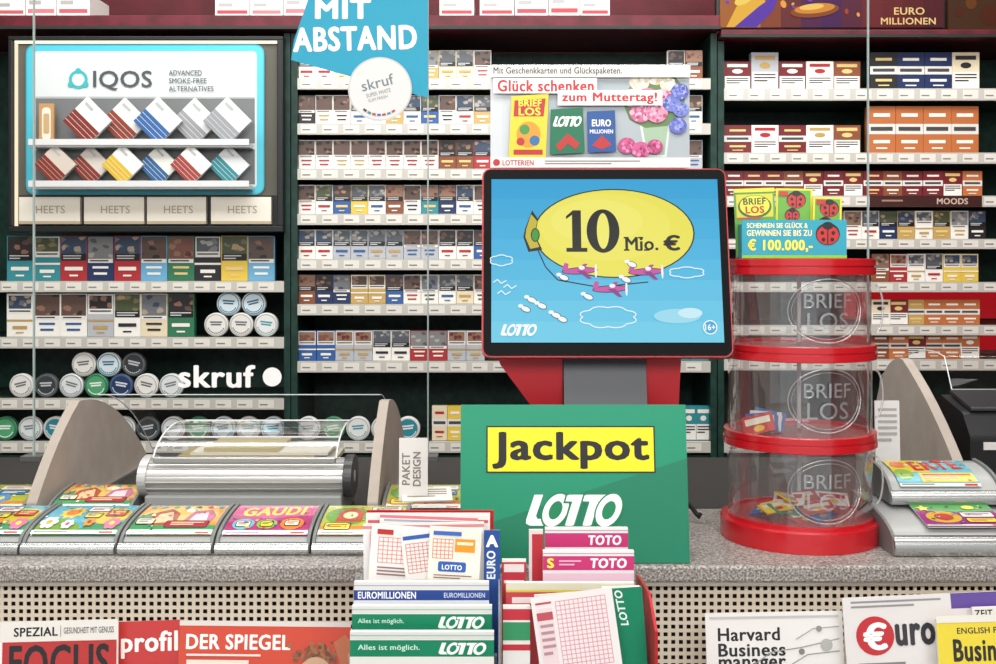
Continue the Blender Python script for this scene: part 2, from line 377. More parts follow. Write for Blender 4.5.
# ---------------------------------------------------------------- heated tobacco display
D=DS-.05
t=thing('tobacco_display','black framed lit display panel with cyan border and tilted packs','display case',(X(142,D),D,Z(232,D)))
ox,oz=X(142,D),Z(232,D)
def bx(m,x0,y0,x1,y1,d0,d1,mt): m.box(X(x0,D)-ox,X(x1,D)-ox,d0,d1,Z(y1,D)-oz,Z(y0,D)-oz,mt)
m=M();bx(m,8,36,283,232,.020,.034,mat('#17191a',.4));m.obj('back_board',t)
m=M()
for r in ((8,36,283,40),(8,226,283,232),(8,40,12,226),(277,40,283,226)):bx(m,*r,0,.019,mat('#15181a',.4))
m.obj('frame',t,bevel=.002)
m=M();bx(m,13,40,276,42.5,.010,.018,mat('#fff2d8',emit=1.3));bx(m,13,43,15.5,226,.010,.018,mat('#fff0d0',emit=1.0));m.obj('light_strip',t)
m=M();bx(m,16,43.5,276,195,.0175,.0195,mat('#55534a',.6));m.obj('lit_surround',t)
a=Art(23,43,264,195,241*D/F,152*D/F,rough=.3,step=.0003)
a.rrect(24,43.5,263.5,194.5,9,'#3f9fb2');a.rrect(25.5,45,262,193,8,'#4db6c8');a.rrect(32,50.5,256,187.5,4,'#c9cfcf')
a.rect(34,98,254,143,'#6d7071');a.rect(34,149,254,184,'#686b6c');a.rect(34,96,254,98,'#a4a8a8')
a.ell(77,79,9.5,9.5,'#3aa7a9');a.ell(77,79,6.3,6.3,'#c9cfcf');a.ell(77,70.5,3,3,'#3aa7a9');a.ell(69.5,84,3,3,'#3aa7a9');a.ell(84.5,84,3,3,'#3aa7a9')
a.text('IQOS',92,70,151,90,'#4b5154',.015)
a.text('ADVANCED',168,69.5,201,75,'#5a6062',.012);a.text('SMOKE-FREE',168,77.5,206,83,'#5a6062',.012);a.text('ALTERNATIVES',168,85.5,213,91,'#5a6062',.012)
a.obj('header_board',t,(X(143.5,D)-ox,.012,Z(195,D)-oz))
for yy in (142,183):
    m=M();bx(m,36,yy+3,253,yy+7,-.048,.008,mat('#b8bbba',.3));bx(m,36,yy-1,253,yy+5,-.052,-.049,mat('#d0d2d2',.3));m.obj('tray',t)
for i,(a0,a1) in enumerate(((19,80),(84,144),(147,206),(211,271))):
    a=Art(a0,196,a1,224,(a1-a0)*D/F,27*D/F,thick=.018,back='#c6bfb2',face='#e0dacc',rough=.4,step=.0002);a.rect(a0,221,a1,224,'#b0a288')
    a.text('HEETS',a0+17,205,a0+46,213,'#a39a88',.01)
    a.obj('drawer',t,(X((a0+a1)/2,D)-ox,0,Z(224,D)-oz))
def dia(px,yb,hw,top,low,back=0):
    sd=hw*math.sqrt(2)*D/F
    a=Art(0,0,10,10,sd,sd,thick=.014,back=top,face=top,rough=.35,step=.0002)
    a.rect(0,5,10,10,low)
    for k in range(3):a.rect(0,6.2+k*1.3,10,6.32+k*1.3,top)
    a.rect(1,1.2,4,2,'#a9adae')
    M_=Matrix.Rotation(math.radians(45),3,'Y');c=M_@Vector((sd/2,0,0))
    o=a.obj('heated_tobacco_pack',None,Vector((X(px,D-.02),D-.042+back*.018,Z(yb,D-.02)))-c,(0,math.radians(45),0))
    o['label']='white pack with coloured lower face standing on its corner';o['category']='pack';o['group']='tilted packs in the lit display'
for i,(px,t1,l1) in enumerate(((90,'#d9d9d7','#7a2e26'),(125,'#d4d4d2','#80382b'),(160,'#d9d9d7','#2f5f98'),(195,'#d6d6d4','#8a8d90'),(229,'#cfd2d3','#8d9194'))):dia(px,146,24,t1,l1,i%2)
for i,(px,t1,l1) in enumerate(((58,'#c7bcb0','#7a2e26'),(91,'#ccc4bc','#7a2e26'),(125,'#d9d9d7','#cdaa2e'),(159,'#dfded6','#2a5e8e'),(193,'#d9d9d7','#963c36'),(229,'#d3d6d6','#2a7f86'))):dia(px,186,20.5,t1,l1,i%2)
a=Art(0,0,10,20,.042,.115,thick=.014,back='#a57b4a',face='#b48c5c',step=.0002);a.rrect(2,2,8,18,2,'#d9d1c4');a.rrect(3,5,7,15,1,'#b99b6e')
o=a.obj('tobacco_heater',None,(X(50,D),D-.025,Z(144.9,D)),bevel=.004);o['label']='small bronze tobacco heater device standing in a display tray';o['category']='device'
# ---------------------------------------------------------------- top right screen
d=3.15
zs=Z(33,DS)+.0005
t=thing('advertising_screen','wide flat screen with glowing purple and gold lottery advert','screen',(X(832,d),d+.005,zs))
m=M();m.box(-.33,.33,.003,.028,0,.33,mat('#141416',.4));m.obj('housing',t,bevel=.004)
a=Art(722,-80,942,33,.64,.33-.012,emit=1.0,step=.00015);a.rect(722,-80,942,33,'#4a1630')
for k in range(11):a.rect(722+k*20,-80,742+k*20,33,['#a8622a','#b86e2c','#8a4226','#6a2a2c','#52204a','#4a1c52','#5a2038','#6e2226','#6a1e22','#5e1a20','#521820'][k])
for i in range(60):
    x=random.uniform(724,868);y=random.uniform(-70,30);a.ell(x,y,random.uniform(1.2,4.5),random.uniform(1,3),random.choice(('#d9822f','#eab83a','#a8431c','#f0a045','#7a3ab0')),rot=random.uniform(0,90),seg=10,adv=.3)
a.n+=1
a.poly([(728,33),(740,8),(748,-10),(765,0),(768,16),(757,33)],'#e8b03a');a.poly([(736,33),(760,12),(782,-4),(774,16),(758,33)],'#5a34a8');a.ell(746,4,11,5,'#f4d060',rot=-30)
a.ell(815,16,24,7,'#8a4a1c',rot=-6);a.ell(815,14,20,5,'#d98a34',rot=-6);a.ell(812,12.5,12,3,'#f4c860',rot=-6)
a.text('EURO',893,13,923,20.5,'#f0cf8a',.02);a.text('MILLIONEN',880,23.5,934,30.5,'#f0cf8a',.02)
a.obj('screen',t,(0,0,.006))
a=Art(0,0,10,10,.3,.34,thick=.02,back='#5a3a22',face='#7a4a28',emit=.3,step=.0002)
for i in range(20):a.ell(random.uniform(1,9),random.uniform(1,9),random.uniform(.4,1),None,random.choice(('#d08a40','#b5652a','#8a3a1c')),seg=10)
o=a.obj('advertising_poster',None,(X(945,d)+.165,3.16,zs));o['label']='brown and gold patterned advertising panel on the top shelf';o['category']='poster'
# ---------------------------------------------------------------- counter
t=thing('sales_counter','shop counter with grey granite top and perforated cream metal front','counter',(0,1.45,0))
m=M();m.box(-1.5,1.5,0,.345,CT-.022,CT,GRANITE);m.obj('worktop',t,bevel=.003)
m=M();m.box(-1.5,1.5,.3455,.82,CT-.022,CT,mat('#2b2927',.6));m.obj('rear_worktop',t,label='dark rear worktop strip')
m=M();m.box(-1.5,1.5,.002,.006,CT-.027,CT-.022,mat('#b9b2a6',.3,.6));m.obj('edge_strip',t)
m=M();m.box(-1.5,1.5,.04,.80,.0,CT-.028,mat('#1e1a18',.7));m.obj('carcass',t)
m=M();P=mat('#d6cbb9',.45);pitch=.0102;x0=-.80;z1=CT-.03;h=.0056;nx=157;nz=31
vs=[];fs=[];idx={}
def V(i,j):
    if (i,j) not in idx:
        xx=x0+(i//2)*pitch+(h if i%2 else 0);zz=z1-((j//2)*pitch+(h if j%2 else 0));idx[(i,j)]=len(vs);vs.append((xx,.012,zz))
    return idx[(i,j)]
for i in range(2*nx):
    for j in range(2*nz):
        if i%2==0 and j%2==0:continue
        fs.append((V(i,j),V(i,j+1),V(i+1,j+1),V(i+1,j)))
m.add(vs,fs,P);o=m.obj('perforated_panel',t);sm=o.modifiers.new('thick','SOLIDIFY');sm.thickness=.0012
t=thing('magazine_rack','plain grey-beige magazine shelf with posts before the counter','magazine rack',(0,1.25,0))
m=M();m.box(-.9,.9,-.20,.19,.68,.70,mat('#8a8276',.5));m.obj('shelf',t,bevel=.002)
for xx in(-.85,.82):
    m=M();m.box(xx,xx+.03,-.19,-.16,0,.68,mat('#6a645c',.4,.5));m.obj('post',t)
    m=M();m.box(xx,xx+.03,.14,.17,0,.68,mat('#6a645c',.4,.5));m.obj('post',t)
# ---------------------------------------------------------------- glass screen edges
DG=2.24
E=mat('#9fb0ac',.3)
def glass(px,label):
    x=X(px,DG)
    t=thing('glass_screen',label,'protective screen',(x,DG,CT))
    H=1.35
    m=M();m.box(-.0014,.0014,-.003,.003,0.0005,H,E);m.obj('edge_strip',t)
    m=M();m.box(-.02,.02,-.02,.02,0.0004,.01,mat('#8d908f',.3,.8));m.obj('foot',t)
    return t,x
glass(34,'thin upright edge strip of a clear counter screen')
gA,gx=glass(428,'clear counter screen edge carrying blue sign, sticker and lettering')
glass(868,'thin upright edge strip of a clear counter screen')
d=DG-.006
a=sign(290,-40,428,98,d,rough=.5,step=.00025)
a.poly([(322,-40),(428,-40),(428,98),(291,60),(294,40)],'#1b9dbd')
a.text('MIT',315,-1,371,19,'#fbfdfd',.045);a.text('ABSTAND',293,26,417,51,'#fbfdfd',.045,rot=-1.5)
put(a,'distance_sign',gA,loc=(a.pos[0]-gx,-.006,a.pos[2]-CT),label='turquoise sign with white lettering')
a=sign(346,56,414,122,d-.004,rough=.45,step=.0002)
a.ell(380,89,32,32,'#c4c8c8',seg=48);a.ell(380,89,30.5,30.5,'#dededc',seg=48);a.text('skruf',361,77,394,88,'#6f8288',.012,rot=-14)
a.text('SUPER WHITE',366,91,391,95,'#7a8082',rot=-14);a.text('SLIM FRESH',368,97,388,100,'#8a9092',rot=-14)
for i in range(7):
    an=math.radians(55+i*11);a.line([(380+26*math.cos(an),89+26*math.sin(an)),(380+26*math.cos(an+.14),89+26*math.sin(an+.14))],2.2,['#c23a3a','#2a8f96','#c23a3a','#3a6fa8','#c23a3a','#2a8f96','#3a3a3a'][i])
put(a,'sticker',gA,loc=(a.pos[0]-gx,-.010,a.pos[2]-CT),label='round white sticker')
a=sign(176,360,286,392,d,rough=.5,step=.0002);W_='#f8f8f6'
a.text('skruf',178,365,255,388,W_,.035);a.ell(272,377,9.5,9.5,W_)
put(a,'lettering',gA,loc=(a.pos[0]-gx,-.004,a.pos[2]-CT),label='white adhesive lettering')
# ---------------------------------------------------------------- fins + curved glass
def arc(p0,p1,p2,n=8):
    return [((1-t)**2*p0[0]+2*t*(1-t)*p1[0]+t*t*p2[0],(1-t)**2*p0[1]+2*t*(1-t)*p1[1]+t*t*p2[1]) for t in [k/n for k in range(n+1)]]
def fin(x,pts,label):
    t=thing('screen_bracket',label,'bracket',(x,0,0))
    m=M();m.prism(pts,'x',-.008,.008,WOOD_G);m.obj('board',t,bevel=.002)
    m=M();m.box(-.014,.014,min(p[0] for p in pts)+.02,max(p[0] for p in pts)-.02,CT+.0002,CT+.006,mat('#a8a8a6',.3,.8));m.obj('foot_plate',t)
base=[(1.665,CT+.0003)]+arc((1.665,1.060),(1.74,1.145),(1.835,1.193),6)+arc((1.85,1.193),(2.02,1.185),(2.185,1.045),10)+[(2.19,CT+.0003)]
fin(-.706,base,'grey-beige rounded triangular bracket standing on the counter')
fin(-.19,base,'narrow grey-beige bracket beside the payout tray')
baseR=[(1.70,CT+.0003)]+arc((1.70,1.11),(1.80,1.20),(1.92,1.255),6)+arc((1.935,1.256),(2.02,1.25),(2.06,1.15),8)+[(2.06,CT+.0003)]
fin(.714,baseR,'grey-beige rounded bracket behind the stacked card trays')
def sheet(xa,xb,prof,label):
    t=thing('curved_glass_guard',label,'glass guard',(0,0,0))
    m=M();n=len(prof)
    v=[(xa,p[0],p[1]) for p in prof]+[(xb,p[0],p[1]) for p in prof]
    m.add(v,[(i,i+1,n+i+1,n+i) for i in range(n-1)],GUARD,True);m.obj('pane',t)
    m=M();E=mat('#c4cdcb',.2)
    m.tube([(xa,prof[0][0],prof[0][1]),(xb,prof[0][0],prof[0][1])],.0010,E);m.tube([(xa,p[0],p[1]) for p in prof],.0010,E);m.tube([(xb,p[0],p[1]) for p in prof],.0010,E)
    m.obj('edge',t)
pr=arc((1.90,1.196),(2.05,1.185),(2.2,1.05),10)+[(2.205,CT+.002)]
sheet(-.69,-.205,pr,'curved clear acrylic guard between two brackets')
pr=[(1.83,CT+.19)]+arc((1.86,1.265),(1.98,1.29),(2.17,1.20),10)+[(2.19,1.10),(2.195,CT+.002)]
sheet(.755,1.1,pr,'curved clear acrylic guard over the printer')
# ---------------------------------------------------------------- scratch card trays
TR=mat('#a3a5a3',.35);TRD=mat('#6f7271',.4);CHR=mat('#b8bab8',.25,.85)
def tprof(hf,hb,depth): return arc((.004,hf*.55),(.018,hb*.93),(depth-.006,hb),10)
def tray(x0,x1,y0,z0,depth=.14,hf=.018,hb=.038,label='grey plastic scratch card tray with rounded metal front lip',group='scratch card trays'):
    cx=(x0+x1)/2;w=(x1-x0)/2
    t=thing('scratch_card_tray',label,'card tray',(cx,y0,z0),group=group)
    pf=tprof(hf,hb,depth)
    m=M();m.prism([(.004,.0003)]+pf+[(depth-.006,.0003)],'x',-w+.003,w-.003,TR,True);m.obj('body',t)
    m=M();lip=[(-.004,.0006)]+arc((-.006,.002),(-.010,hf*.6),(-.001,hf*.85),5)+[(.006,hf*.9),(.007,hf*.7),(.002,.0006)]
    m.prism(lip,'x',-w+.001,w-.001,CHR,True);m.obj('front_lip',t)
    for sg in(-1,1):
        m=M();m.prism([(.000,.001)]+[(p[0]-.002,p[1]+.0045) for p in pf]+[(depth-.004,.001)],'x',sg*(w-.0045),sg*(w-.0002),TRD);m.obj('side_rim',t,bevel=.0008)
    return cx,y0,z0,depth,hf,hb
def ticket(tr,w,design,label,name='scratch_card'):
    cx,y0,z0,depth,hf,hb=tr
    pf=tprof(hf,hb,depth)
    pts=[Vector((p[0],p[1])) for p in pf];seg=[(pts[i+1]-pts[i]).length for i in range(10)];T=sum(seg)
    s0=T*.12;L=T*.80
    a=Art(0,0,100,60,w,L,rough=.25,coat=.7,step=.00008);design(a);conf(a)
    me=a.mesh(name);bm=bmesh.new();bm.from_mesh(me)
    for k in range(1,9):
        bmesh.ops.bisect_plane(bm,geom=bm.verts[:]+bm.edges[:]+bm.faces[:],plane_co=(0,0,L*k/9),plane_no=(0,0,1),dist=1e-7)
    for v in bm.verts:
        q=s0+v.co.z;i=0
        while i<9 and q>seg[i]:q-=seg[i];i+=1
        t_=q/seg[i];p=pts[i].lerp(pts[i+1],t_);tg=(pts[i+1]-pts[i]).normalized();nm=Vector((-tg.y,tg.x))
        h_=.0022-v.co.y
        v.co=(v.co.x,p.x+nm.x*h_,p.y+nm.y*h_)
    bm.to_mesh(me);bm.free()
    o=mk(me,name,None,(cx,y0,z0));o['label']=label;o['category']='scratch card';o['group']='scratch cards in trays'
def conf(a):
    for i in range(26):
        x=random.uniform(2,98);y=random.uniform(2,53);c=random.choice(('#f4f0d8','#e0c23a','#c0402f','#3a8fb0','#4a934a','#7a3a7e','#26262a'))
        if i%3:a.ell(x,y,random.uniform(.6,1.6),None,c,seg=6,adv=.2)
        else:a.poly([(x,y),(x+random.uniform(2,7),y+random.uniform(-1,1)),(x+random.uniform(2,6),y+random.uniform(1.5,3)),(x,y+2)],c,.2)
    a.n+=1
    a.rect(0,56,100,60,'#d8d8d2');a.squig(3,57,60,59.5,'#555555',1);a.rect(80,57,96,59.2,'#c0302a')
def star(a,cx,cy,r,col,n=5,k=.5):
    a.poly([(cx+(r if i%2==0 else r*k)*math.cos(math.pi*i/n-math.pi/2),cy+(r if i%2==0 else r*k)*math.sin(math.pi*i/n-math.pi/2)*.95) for i in range(2*n)],col)
def flower(a,cx,cy,r,col,mid):
    for k in range(6):a.ell(cx+r*.65*math.cos(k*1.047),cy+r*.65*math.sin(k*1.047),r*.42,None,col,seg=12,adv=.2)
    a.n+=1;a.ell(cx,cy,r*.36,None,mid,seg=12)
def prize(a,x,y,w,h,c1,c2):
    a.rrect(x-1,y-1,x+w+1,y+h+1,2.5,'#2a2a2e');a.rrect(x,y,x+w,y+h,2,c1);a.squig(x+w*.12,y+h*.2,x+w*.9,y+h*.85,c2,2)
def des1(a):
    a.rect(0,0,100,60,'#4fa9bf');a.ell(78,26,24,18,'#cdb638');a.poly([(0,60),(0,42),(22,32),(48,44),(60,60)],'#6f993a');a.poly([(40,60),(60,46),(100,40),(100,60)],'#3f8a5a')
    star(a,28,20,16,'#e0c848',9,.7);a.ell(28,20,8,7,'#d87a2a');prize(a,44,5,26,12,'#e6e6e0','#b8342c');prize(a,72,16,22,12,'#c8402f','#f0e4a0');prize(a,48,22,18,10,'#f0d848','#2a5a98')
    flower(a,12,42,10,'#e6e6e0','#e0a52a');flower(a,88,44,9,'#d87a9c','#e8dc50');flower(a,60,42,7,'#d89040','#8a3a2a');flower(a,36,46,7,'#e6e6e0','#c85a8a')
def des2(a):
    a.rect(0,0,100,60,'#cf9438');a.ell(50,26,46,22,'#dcb658');a.poly([(0,60),(0,30),(14,20),(20,60)],'#3f8a5a')
    a.poly([(12,50),(18,20),(34,10),(48,22),(52,50)],'#a8482a');a.poly([(20,44),(24,24),(38,18),(46,40)],'#e0c090');a.ell(60,14,8,6,'#f0ead0')
    a.poly([(56,44),(64,18),(84,12),(94,28),(90,46)],'#b8607e');a.poly([(64,40),(68,24),(82,20),(86,38)],'#e4c4cc')
    for k in range(7):a.ell(8+k*14,5,3.4,3.4,random.choice(('#3a93b0','#c8452f','#6da848')),seg=10)
    a.rect(0,47,100,60,'#348a52');prize(a,40,40,50,10,'#a62b3e','#f0dca0');prize(a,4,36,20,9,'#e8e0c0','#2a5a98')
def des3(a):
    a.rect(0,0,100,60,'#a42a66');a.poly([(0,0),(100,0),(100,26),(50,34),(0,26)],'#c4447f');a.text('GAUDI',12,5,88,27,'#e6d044',.05,.1,rot=-3);a.ell(20,44,13,9,'#5fb0c4');a.ell(48,44,12,8,'#7fb844');a.ell(78,43,14,10,'#d87a2a')
    prize(a,12,40,16,8,'#e7e0c0','#a42a66');prize(a,41,40,14,8,'#e8d040','#2a6a3a');prize(a,70,39,16,8,'#e7e0c0','#b8342c')
def des4(a):
    a.rect(0,0,100,60,'#adb13c');a.ell(30,26,28,20,'#639a3a');a.poly([(16,40),(20,16),(34,8),(50,18),(48,40)],'#b8463a');a.ell(33,26,9,8,'#e6d8a8');prize(a,58,6,36,12,'#e2e2dc','#a0392b');prize(a,62,22,30,11,'#3a78a8','#f0ecd0');a.rect(0,48,100,60,'#c07a2e');flower(a,72,42,9,'#5a8fc4','#e6d04a');prize(a,6,44,30,9,'#e8d040','#a62b3e')
def des5(a):
    a.rect(0,0,100,60,'#5fafc0');a.rect(0,0,48,36,'#d0c03a');a.text('ERTE',28,5,90,32,'#b8342c',.06,rot=-4);a.ell(12,40,12,10,'#7fa83d');a.rect(30,38,98,54,'#d0bc40');a.squig(34,41,94,52,'#a0392b',2);a.ell(14,16,10,9,'#d86a2a');a.poly([(60,2),(74,0),(80,8),(66,10)],'#c8302f')
def des6(a):
    a.rect(0,0,100,60,'#8e2c76');a.poly([(0,0),(100,0),(100,16),(60,22),(0,14)],'#47984a');a.ell(30,34,22,15,'#c8a42e');a.ell(30,34,12,9,'#b83a30');prize(a,54,22,40,12,'#dcdcd6','#6a2f8e');prize(a,56,38,36,10,'#e0c83a','#a42a66');star(a,12,12,9,'#e4d04a');a.ell(70,10,8,5,'#e8d24a')
designs=[des1,des1,des2,des3,des4];labs=['cyan and yellow scratch card','cyan and yellow scratch card with flowers','orange and pink scratch card','magenta scratch card with yellow lettering','yellow-green scratch card with red spots']
edges=[(-78,19),(20,115),(117,212),(214,309),(311,404)]
for (a0,a1),ds,lb in zip(edges,designs,labs):
    tr=tray(X(a0,1.505),X(a1,1.505),1.508,CT);ticket(tr,X(a1,1.505)-X(a0,1.505)-.012,ds,lb+' in a grey tray')
for xa,xb,ds,lb in ((-.88,-.725,des4,'yellow-green scratch card'),(-.69,-.56,des2,'orange and yellow scratch card'),(-.178,-.05,des4,'green and yellow scratch card')):
    tr=tray(xa,xb,1.668,CT,depth=.125,hf=.022,hb=.040);ticket(tr,xb-xa-.012,ds,lb+' in a rear tray')
xa,xb=X(893,1.5),X(1032,1.5)
tr=tray(xa,xb,1.5,CT,depth=.19,hf=.03,hb=.050,label='lower grey scratch card tray of a stacked pair');
def flat_ticket(cx,y0,z0,dy,dz,w,ds,lb):
    ang=math.atan2(dz,dy);L=math.hypot(dy,dz);a=Art(0,0,100,60,w,L,thick=.001,back='#dddddd',rough=.25,coat=.7,step=.00008);ds(a);conf(a)
    o=a.obj('scratch_card',None,(cx,y0,z0),(-(math.pi/2-ang),0,0));o['label']=lb;o['category']='scratch card';o['group']='scratch cards in trays'
flat_ticket(X(958,1.55),1.514,CT+.0365,.070,.0155,.112,des6,'magenta and green scratch card in the lower tray')
xa2=X(890,1.59);tr=tray(xa2,xa2+.165,1.59,CT+.0505,depth=.105,hf=.022,hb=.046,label='upper grey scratch card tray of a stacked pair')
tr=(tr[0]-.005,)+tr[1:];ticket(tr,.118,des5,'cyan and yellow scratch card with red lettering')
# ---------------------------------------------------------------- roll-top payout tray
t=thing('payout_tray','silver ribbed roll-front tray with clear lid on the counter','tray',(-.392,1.72,CT))
m=M();m.box(-.155,.150,-.02,.13,.0003,.04,mat('#8e908f',.4));m.obj('base',t,bevel=.003)
cy,cz,r=.03,.062,.030
KY=1.45
pts=[(cy+KY*r*math.cos(math.radians(a)),cz+r*math.sin(math.radians(a))) for a in range(100,271,10)]
m=M();n=len(pts);xa,xb=-.163,.150
v=[(xa,p[0],p[1]) for p in pts]+[(xb,p[0],p[1]) for p in pts]
m.add(v,[(i,i+1,n+i+1,n+i) for i in range(n-1)],mat('#c0c0bc',.28,.7),True)
for a in range(105,266,20):
    yy=cy+KY*(r+.0006)*math.cos(math.radians(a));zz=cz+(r+.0006)*math.sin(math.radians(a));m.tube([(xa,yy,zz),(xb,yy,zz)],.0012,mat('#e4e4e0',.25,.6),6)
m.obj('ribbed_front',t)
m=M();m.box(-.145,.14,-.012,-.004,.088,.098,mat('#a8a8a4',.3,.8));m.obj('front_rail',t,bevel=.002)
m=M();m.box(-.13,.13,.03,.16,.078,.085,mat('#b9b3a0',.5));m.box(-.12,.10,.035,.155,.0855,.092,mat('#a08a58',.5));m.box(-.10,.12,.04,.15,.0925,.097,mat('#d8d2c4',.5));m.box(-.08,.04,.045,.15,.0975,.103,mat('#b8a878',.5));m.obj('paper_tray',t)
m=M();lp=arc((-.008,.096),(.02,.130),(.11,.134),6)+[(.17,.130)]
q_=len(lp)
v=[(-.145-.0,p[0],p[1]) for p in lp]+[(.140,p[0],p[1]) for p in lp];m.add(v,[(i,i+1,q_+i+1,q_+i) for i in range(q_-1)],ACR,True)
E2=mat('#d4d8d7',.2)
for pl in ([(-.145,)+lp[0],(.140,)+lp[0]],[(-.145,)+p for p in lp],[(.140,)+p for p in lp],[(-.145,)+lp[-1],(.140,)+lp[-1]],[(-.145,)+lp[3],(.140,)+lp[3]]):m.tube(pl,.0014,E2)
m.obj('lid',t)
for sx,cc in((-.168,'#b9bab8'),(.151,'#3a3b3c')):
    m=M();ep=[(cy+KY*.033*math.cos(2*math.pi*k/32),cz+.033*math.sin(2*math.pi*k/32)) for k in range(32)]
    m.prism(ep,'x',sx,sx+.013,mat(cc,.35,.3));m.lathe([(0,-.001),(.010,-.001),(.010,.014),(0,.014)],mat('#d8d8d6',.3,.7),axis='x',c=(sx,.03,.062),seg=24)
    m.obj('end_cap',t,bevel=.002)
a=sign(398,426,427,489,1.64,3,thick=.003,back='#d9d7d2',face='#dcdad6',step=.0002);a.text('PAKET',389,453,421,461,'#7a7670',.02,rot=-90);a.text('DESIGN',399,453,433,461,'#7a7670',.02,rot=-90)
a.pos=(a.pos[0],1.655,CT+.042);o=put(a,'business_card');o['label']='white card with grey lettering leaning beside a bracket';o['category']='card'
a=Art(0,0,10,6,.075,.05,thick=.002,back='#dfdcd4',face='#e2dfd8');a.squig(1,1,9,5,'#8a8478',4)
o=a.obj('paper_slip',None,(-.105,1.64,CT+.046),(math.radians(-78),0,.1));o['label']='small printed paper lying on a card tray';o['category']='paper'
# ---------------------------------------------------------------- terminal
d=1.53;lean=12
W=248*(d+.03)/F;H=189*(d+.03)/F/math.cos(math.radians(lean))
bz=Z(357,d)
tx=X(608,d+.0)
t=thing('lottery_terminal','customer display with blue screen on a red and grey stand','display terminal',(tx,d,CT))
ly=-math.radians(lean)
def rr(w,h,r,z0=0,cx=0):
    out=[]
    for sx,sz,a in((1,1,0),(-1,1,90),(-1,-1,180),(1,-1,270)):
        for k in range(6):
            q=math.radians(a+k*18);out.append((cx+sx*(w/2-r)+r*math.cos(q),z0+h/2+sz*(h/2-r)+r*math.sin(q)))
    return out
def rr(w,h,r,z0=0,cx=0):
    out=[]
    for sx,sz,a in((1,1,0),(-1,1,90),(-1,-1,180),(1,-1,270)):
        for k in range(6):
            q=math.radians(a+k*18);out.append((cx+sx*(w/2-r)+r*math.cos(q),z0+h/2+sz*(h/2-r)+r*math.sin(q)))
    return out
L0=(0,0,bz-CT)
m=M();m.prism(rr(W,H,.012),'y',.004,.022,mat('#b81f28',.35));m.obj('red_trim',t,L0,(ly,0,0),bevel=.002)
BZ=mat('#060607',.6);BZ.node_tree.nodes['Principled BSDF'].inputs['Specular IOR Level'].default_value=.12
m=M();m.prism(rr(W-.005,H-.005,.010,.0025),'y',0,.004,BZ);m.obj('bezel',t,L0,(ly,0,0))
m=M();m.prism(rr(W*.8,H*.8,.02,H*.1),'y',.022,.05,mat('#2a2b2e',.5));m.obj('back_housing',t,L0,(ly,0,0),bevel=.004)
sx0,sy0,sx1,sy1=494,181,723,344
ds_=d+.03
a=Art(sx0,sy0,sx1,sy1,229*ds_/F,163*ds_/F/math.cos(math.radians(lean)),emit=.95,rough=.25,step=.00006)
a.rect(sx0,sy0,sx1,sy1,'#35aede')
for k in range(8):
    a.rect(sx0,sy0+k*20.4,sx1,sy0+(k+1)*20.4,['#2ba3d8','#30a8da','#36addd','#3eb2e0','#48b8e2','#54bfe4','#5fc5e6','#6acbe8'][k])
a.ell(617,236,81,45,'#14181c',seg=48);a.ell(617,236,79.5,43.8,'#ece352',seg=48);a.ell(608,230,66,34,'#efe75e',seg=40);a.ell(600,224,46,22,'#f2eb6c',seg=40)
a.poly([(541,222),(535,213),(528,231),(526,240),(531,255),(545,253),(538,238)],'#14181c');a.poly([(540,224),(534,217),(529,232),(528,240),(533,252),(542,250),(537,238)],'#c8b832');a.ell(538,238,4.5,7,'#14181c');a.ell(538,238,3.5,6,'#3f9a3a')
a.line([(540,252),(548,270),(560,283),(600,290),(650,285)],1.2,'#14181c')
K='#060708'
a.rect(575,216,584,252,K);a.poly([(576,217),(569,222),(569,219),(576,213),(584,213),(584,220)],K);a.rect(569,251,590,255,K)
a.ell(606,234,16.5,22,K,seg=36);a.ell(606,234,6.2,18,'#f2eb6c',seg=30)
a.text('Mio.',628,240,661,253.5,K,.03)
for x0_,y0_ in ((626.5,240),(641,240)):a.rect(x0_,y0_,x0_+5,y0_+1.6,K)
for x0_ in (626.5,639.5,646.5):a.rect(x0_,252.4,x0_+5.5,254,K)
a.text('\u20ac',666,238,683,254,K,.045)
for (px,py) in ((582,274),(612,292),(648,275)):
    a.ell(px,py,18,3.6,'#14181c',rot=-3);a.ell(px,py,17,2.8,'#c94fa4',rot=-3);a.poly([(px-3,py),(px+8,py+8),(px+12,py+8),(px+5,py)],'#8f2f84');a.poly([(px-3,py-1),(px+4,py-7),(px+8,py-7),(px+4,py-1)],'#b0409a');a.poly([(px-18,py-1),(px-15,py-8),(px-11,py-7),(px-12,py)],'#c94fa4')
    a.ell(px+16,py,1.2,7,'#f4f4f4');a.ell(px+2,py-3,3,2,'#f4f4f4')
for (px,py) in ((534,303),(558,318),(628,283),(590,300),(566,281),(634,268),(528,312),(544,309),(564,322)):
    a.ell(px,py,5.2,3,'#14181c',rot=20);a.ell(px,py,4.5,2.4,'#f6f8f8',rot=20);a.ell(px-5,py-3,2.6,1.8,'#f6f8f8')
def cloud(pts): a.line(pts,1.0,'#f4f8fa')
def puff(cx,cy,rx,ry,b=5):
    n=60;p=[]
    for k in range(n+1):
        q=2*math.pi*k/n;w=.92+.16*abs(math.sin(b*q/2));p.append((cx+rx*w*math.cos(q),cy+ry*w*math.sin(q)))
    cloud(p)
puff(609,320,27,10,8);puff(504,264,11,5,6);puff(688,276,17,5,6)
a.ell(677,319,23,7,'#9ad8ee');a.ell(690,316,12,5,'#c9ecf6')
for x0,y0 in ((496,283),(506,288),(500,294)):cloud([(x0,y0+3),(x0+4,y0),(x0+8,y0+4),(x0+13,y0+1)])
lotto(a,504,327,538,338,'#ffffff','#5fc5e6')
a.ell(709,330,7,7,'#ffffff');a.ell(709,330,6,6,'#3aa8d8');a.text('16+',704,327,714,333,'#ffffff',.03)
ls=Matrix.Rotation(ly,3,'X')@Vector((0,-.0004,(357-344)*ds_/F))
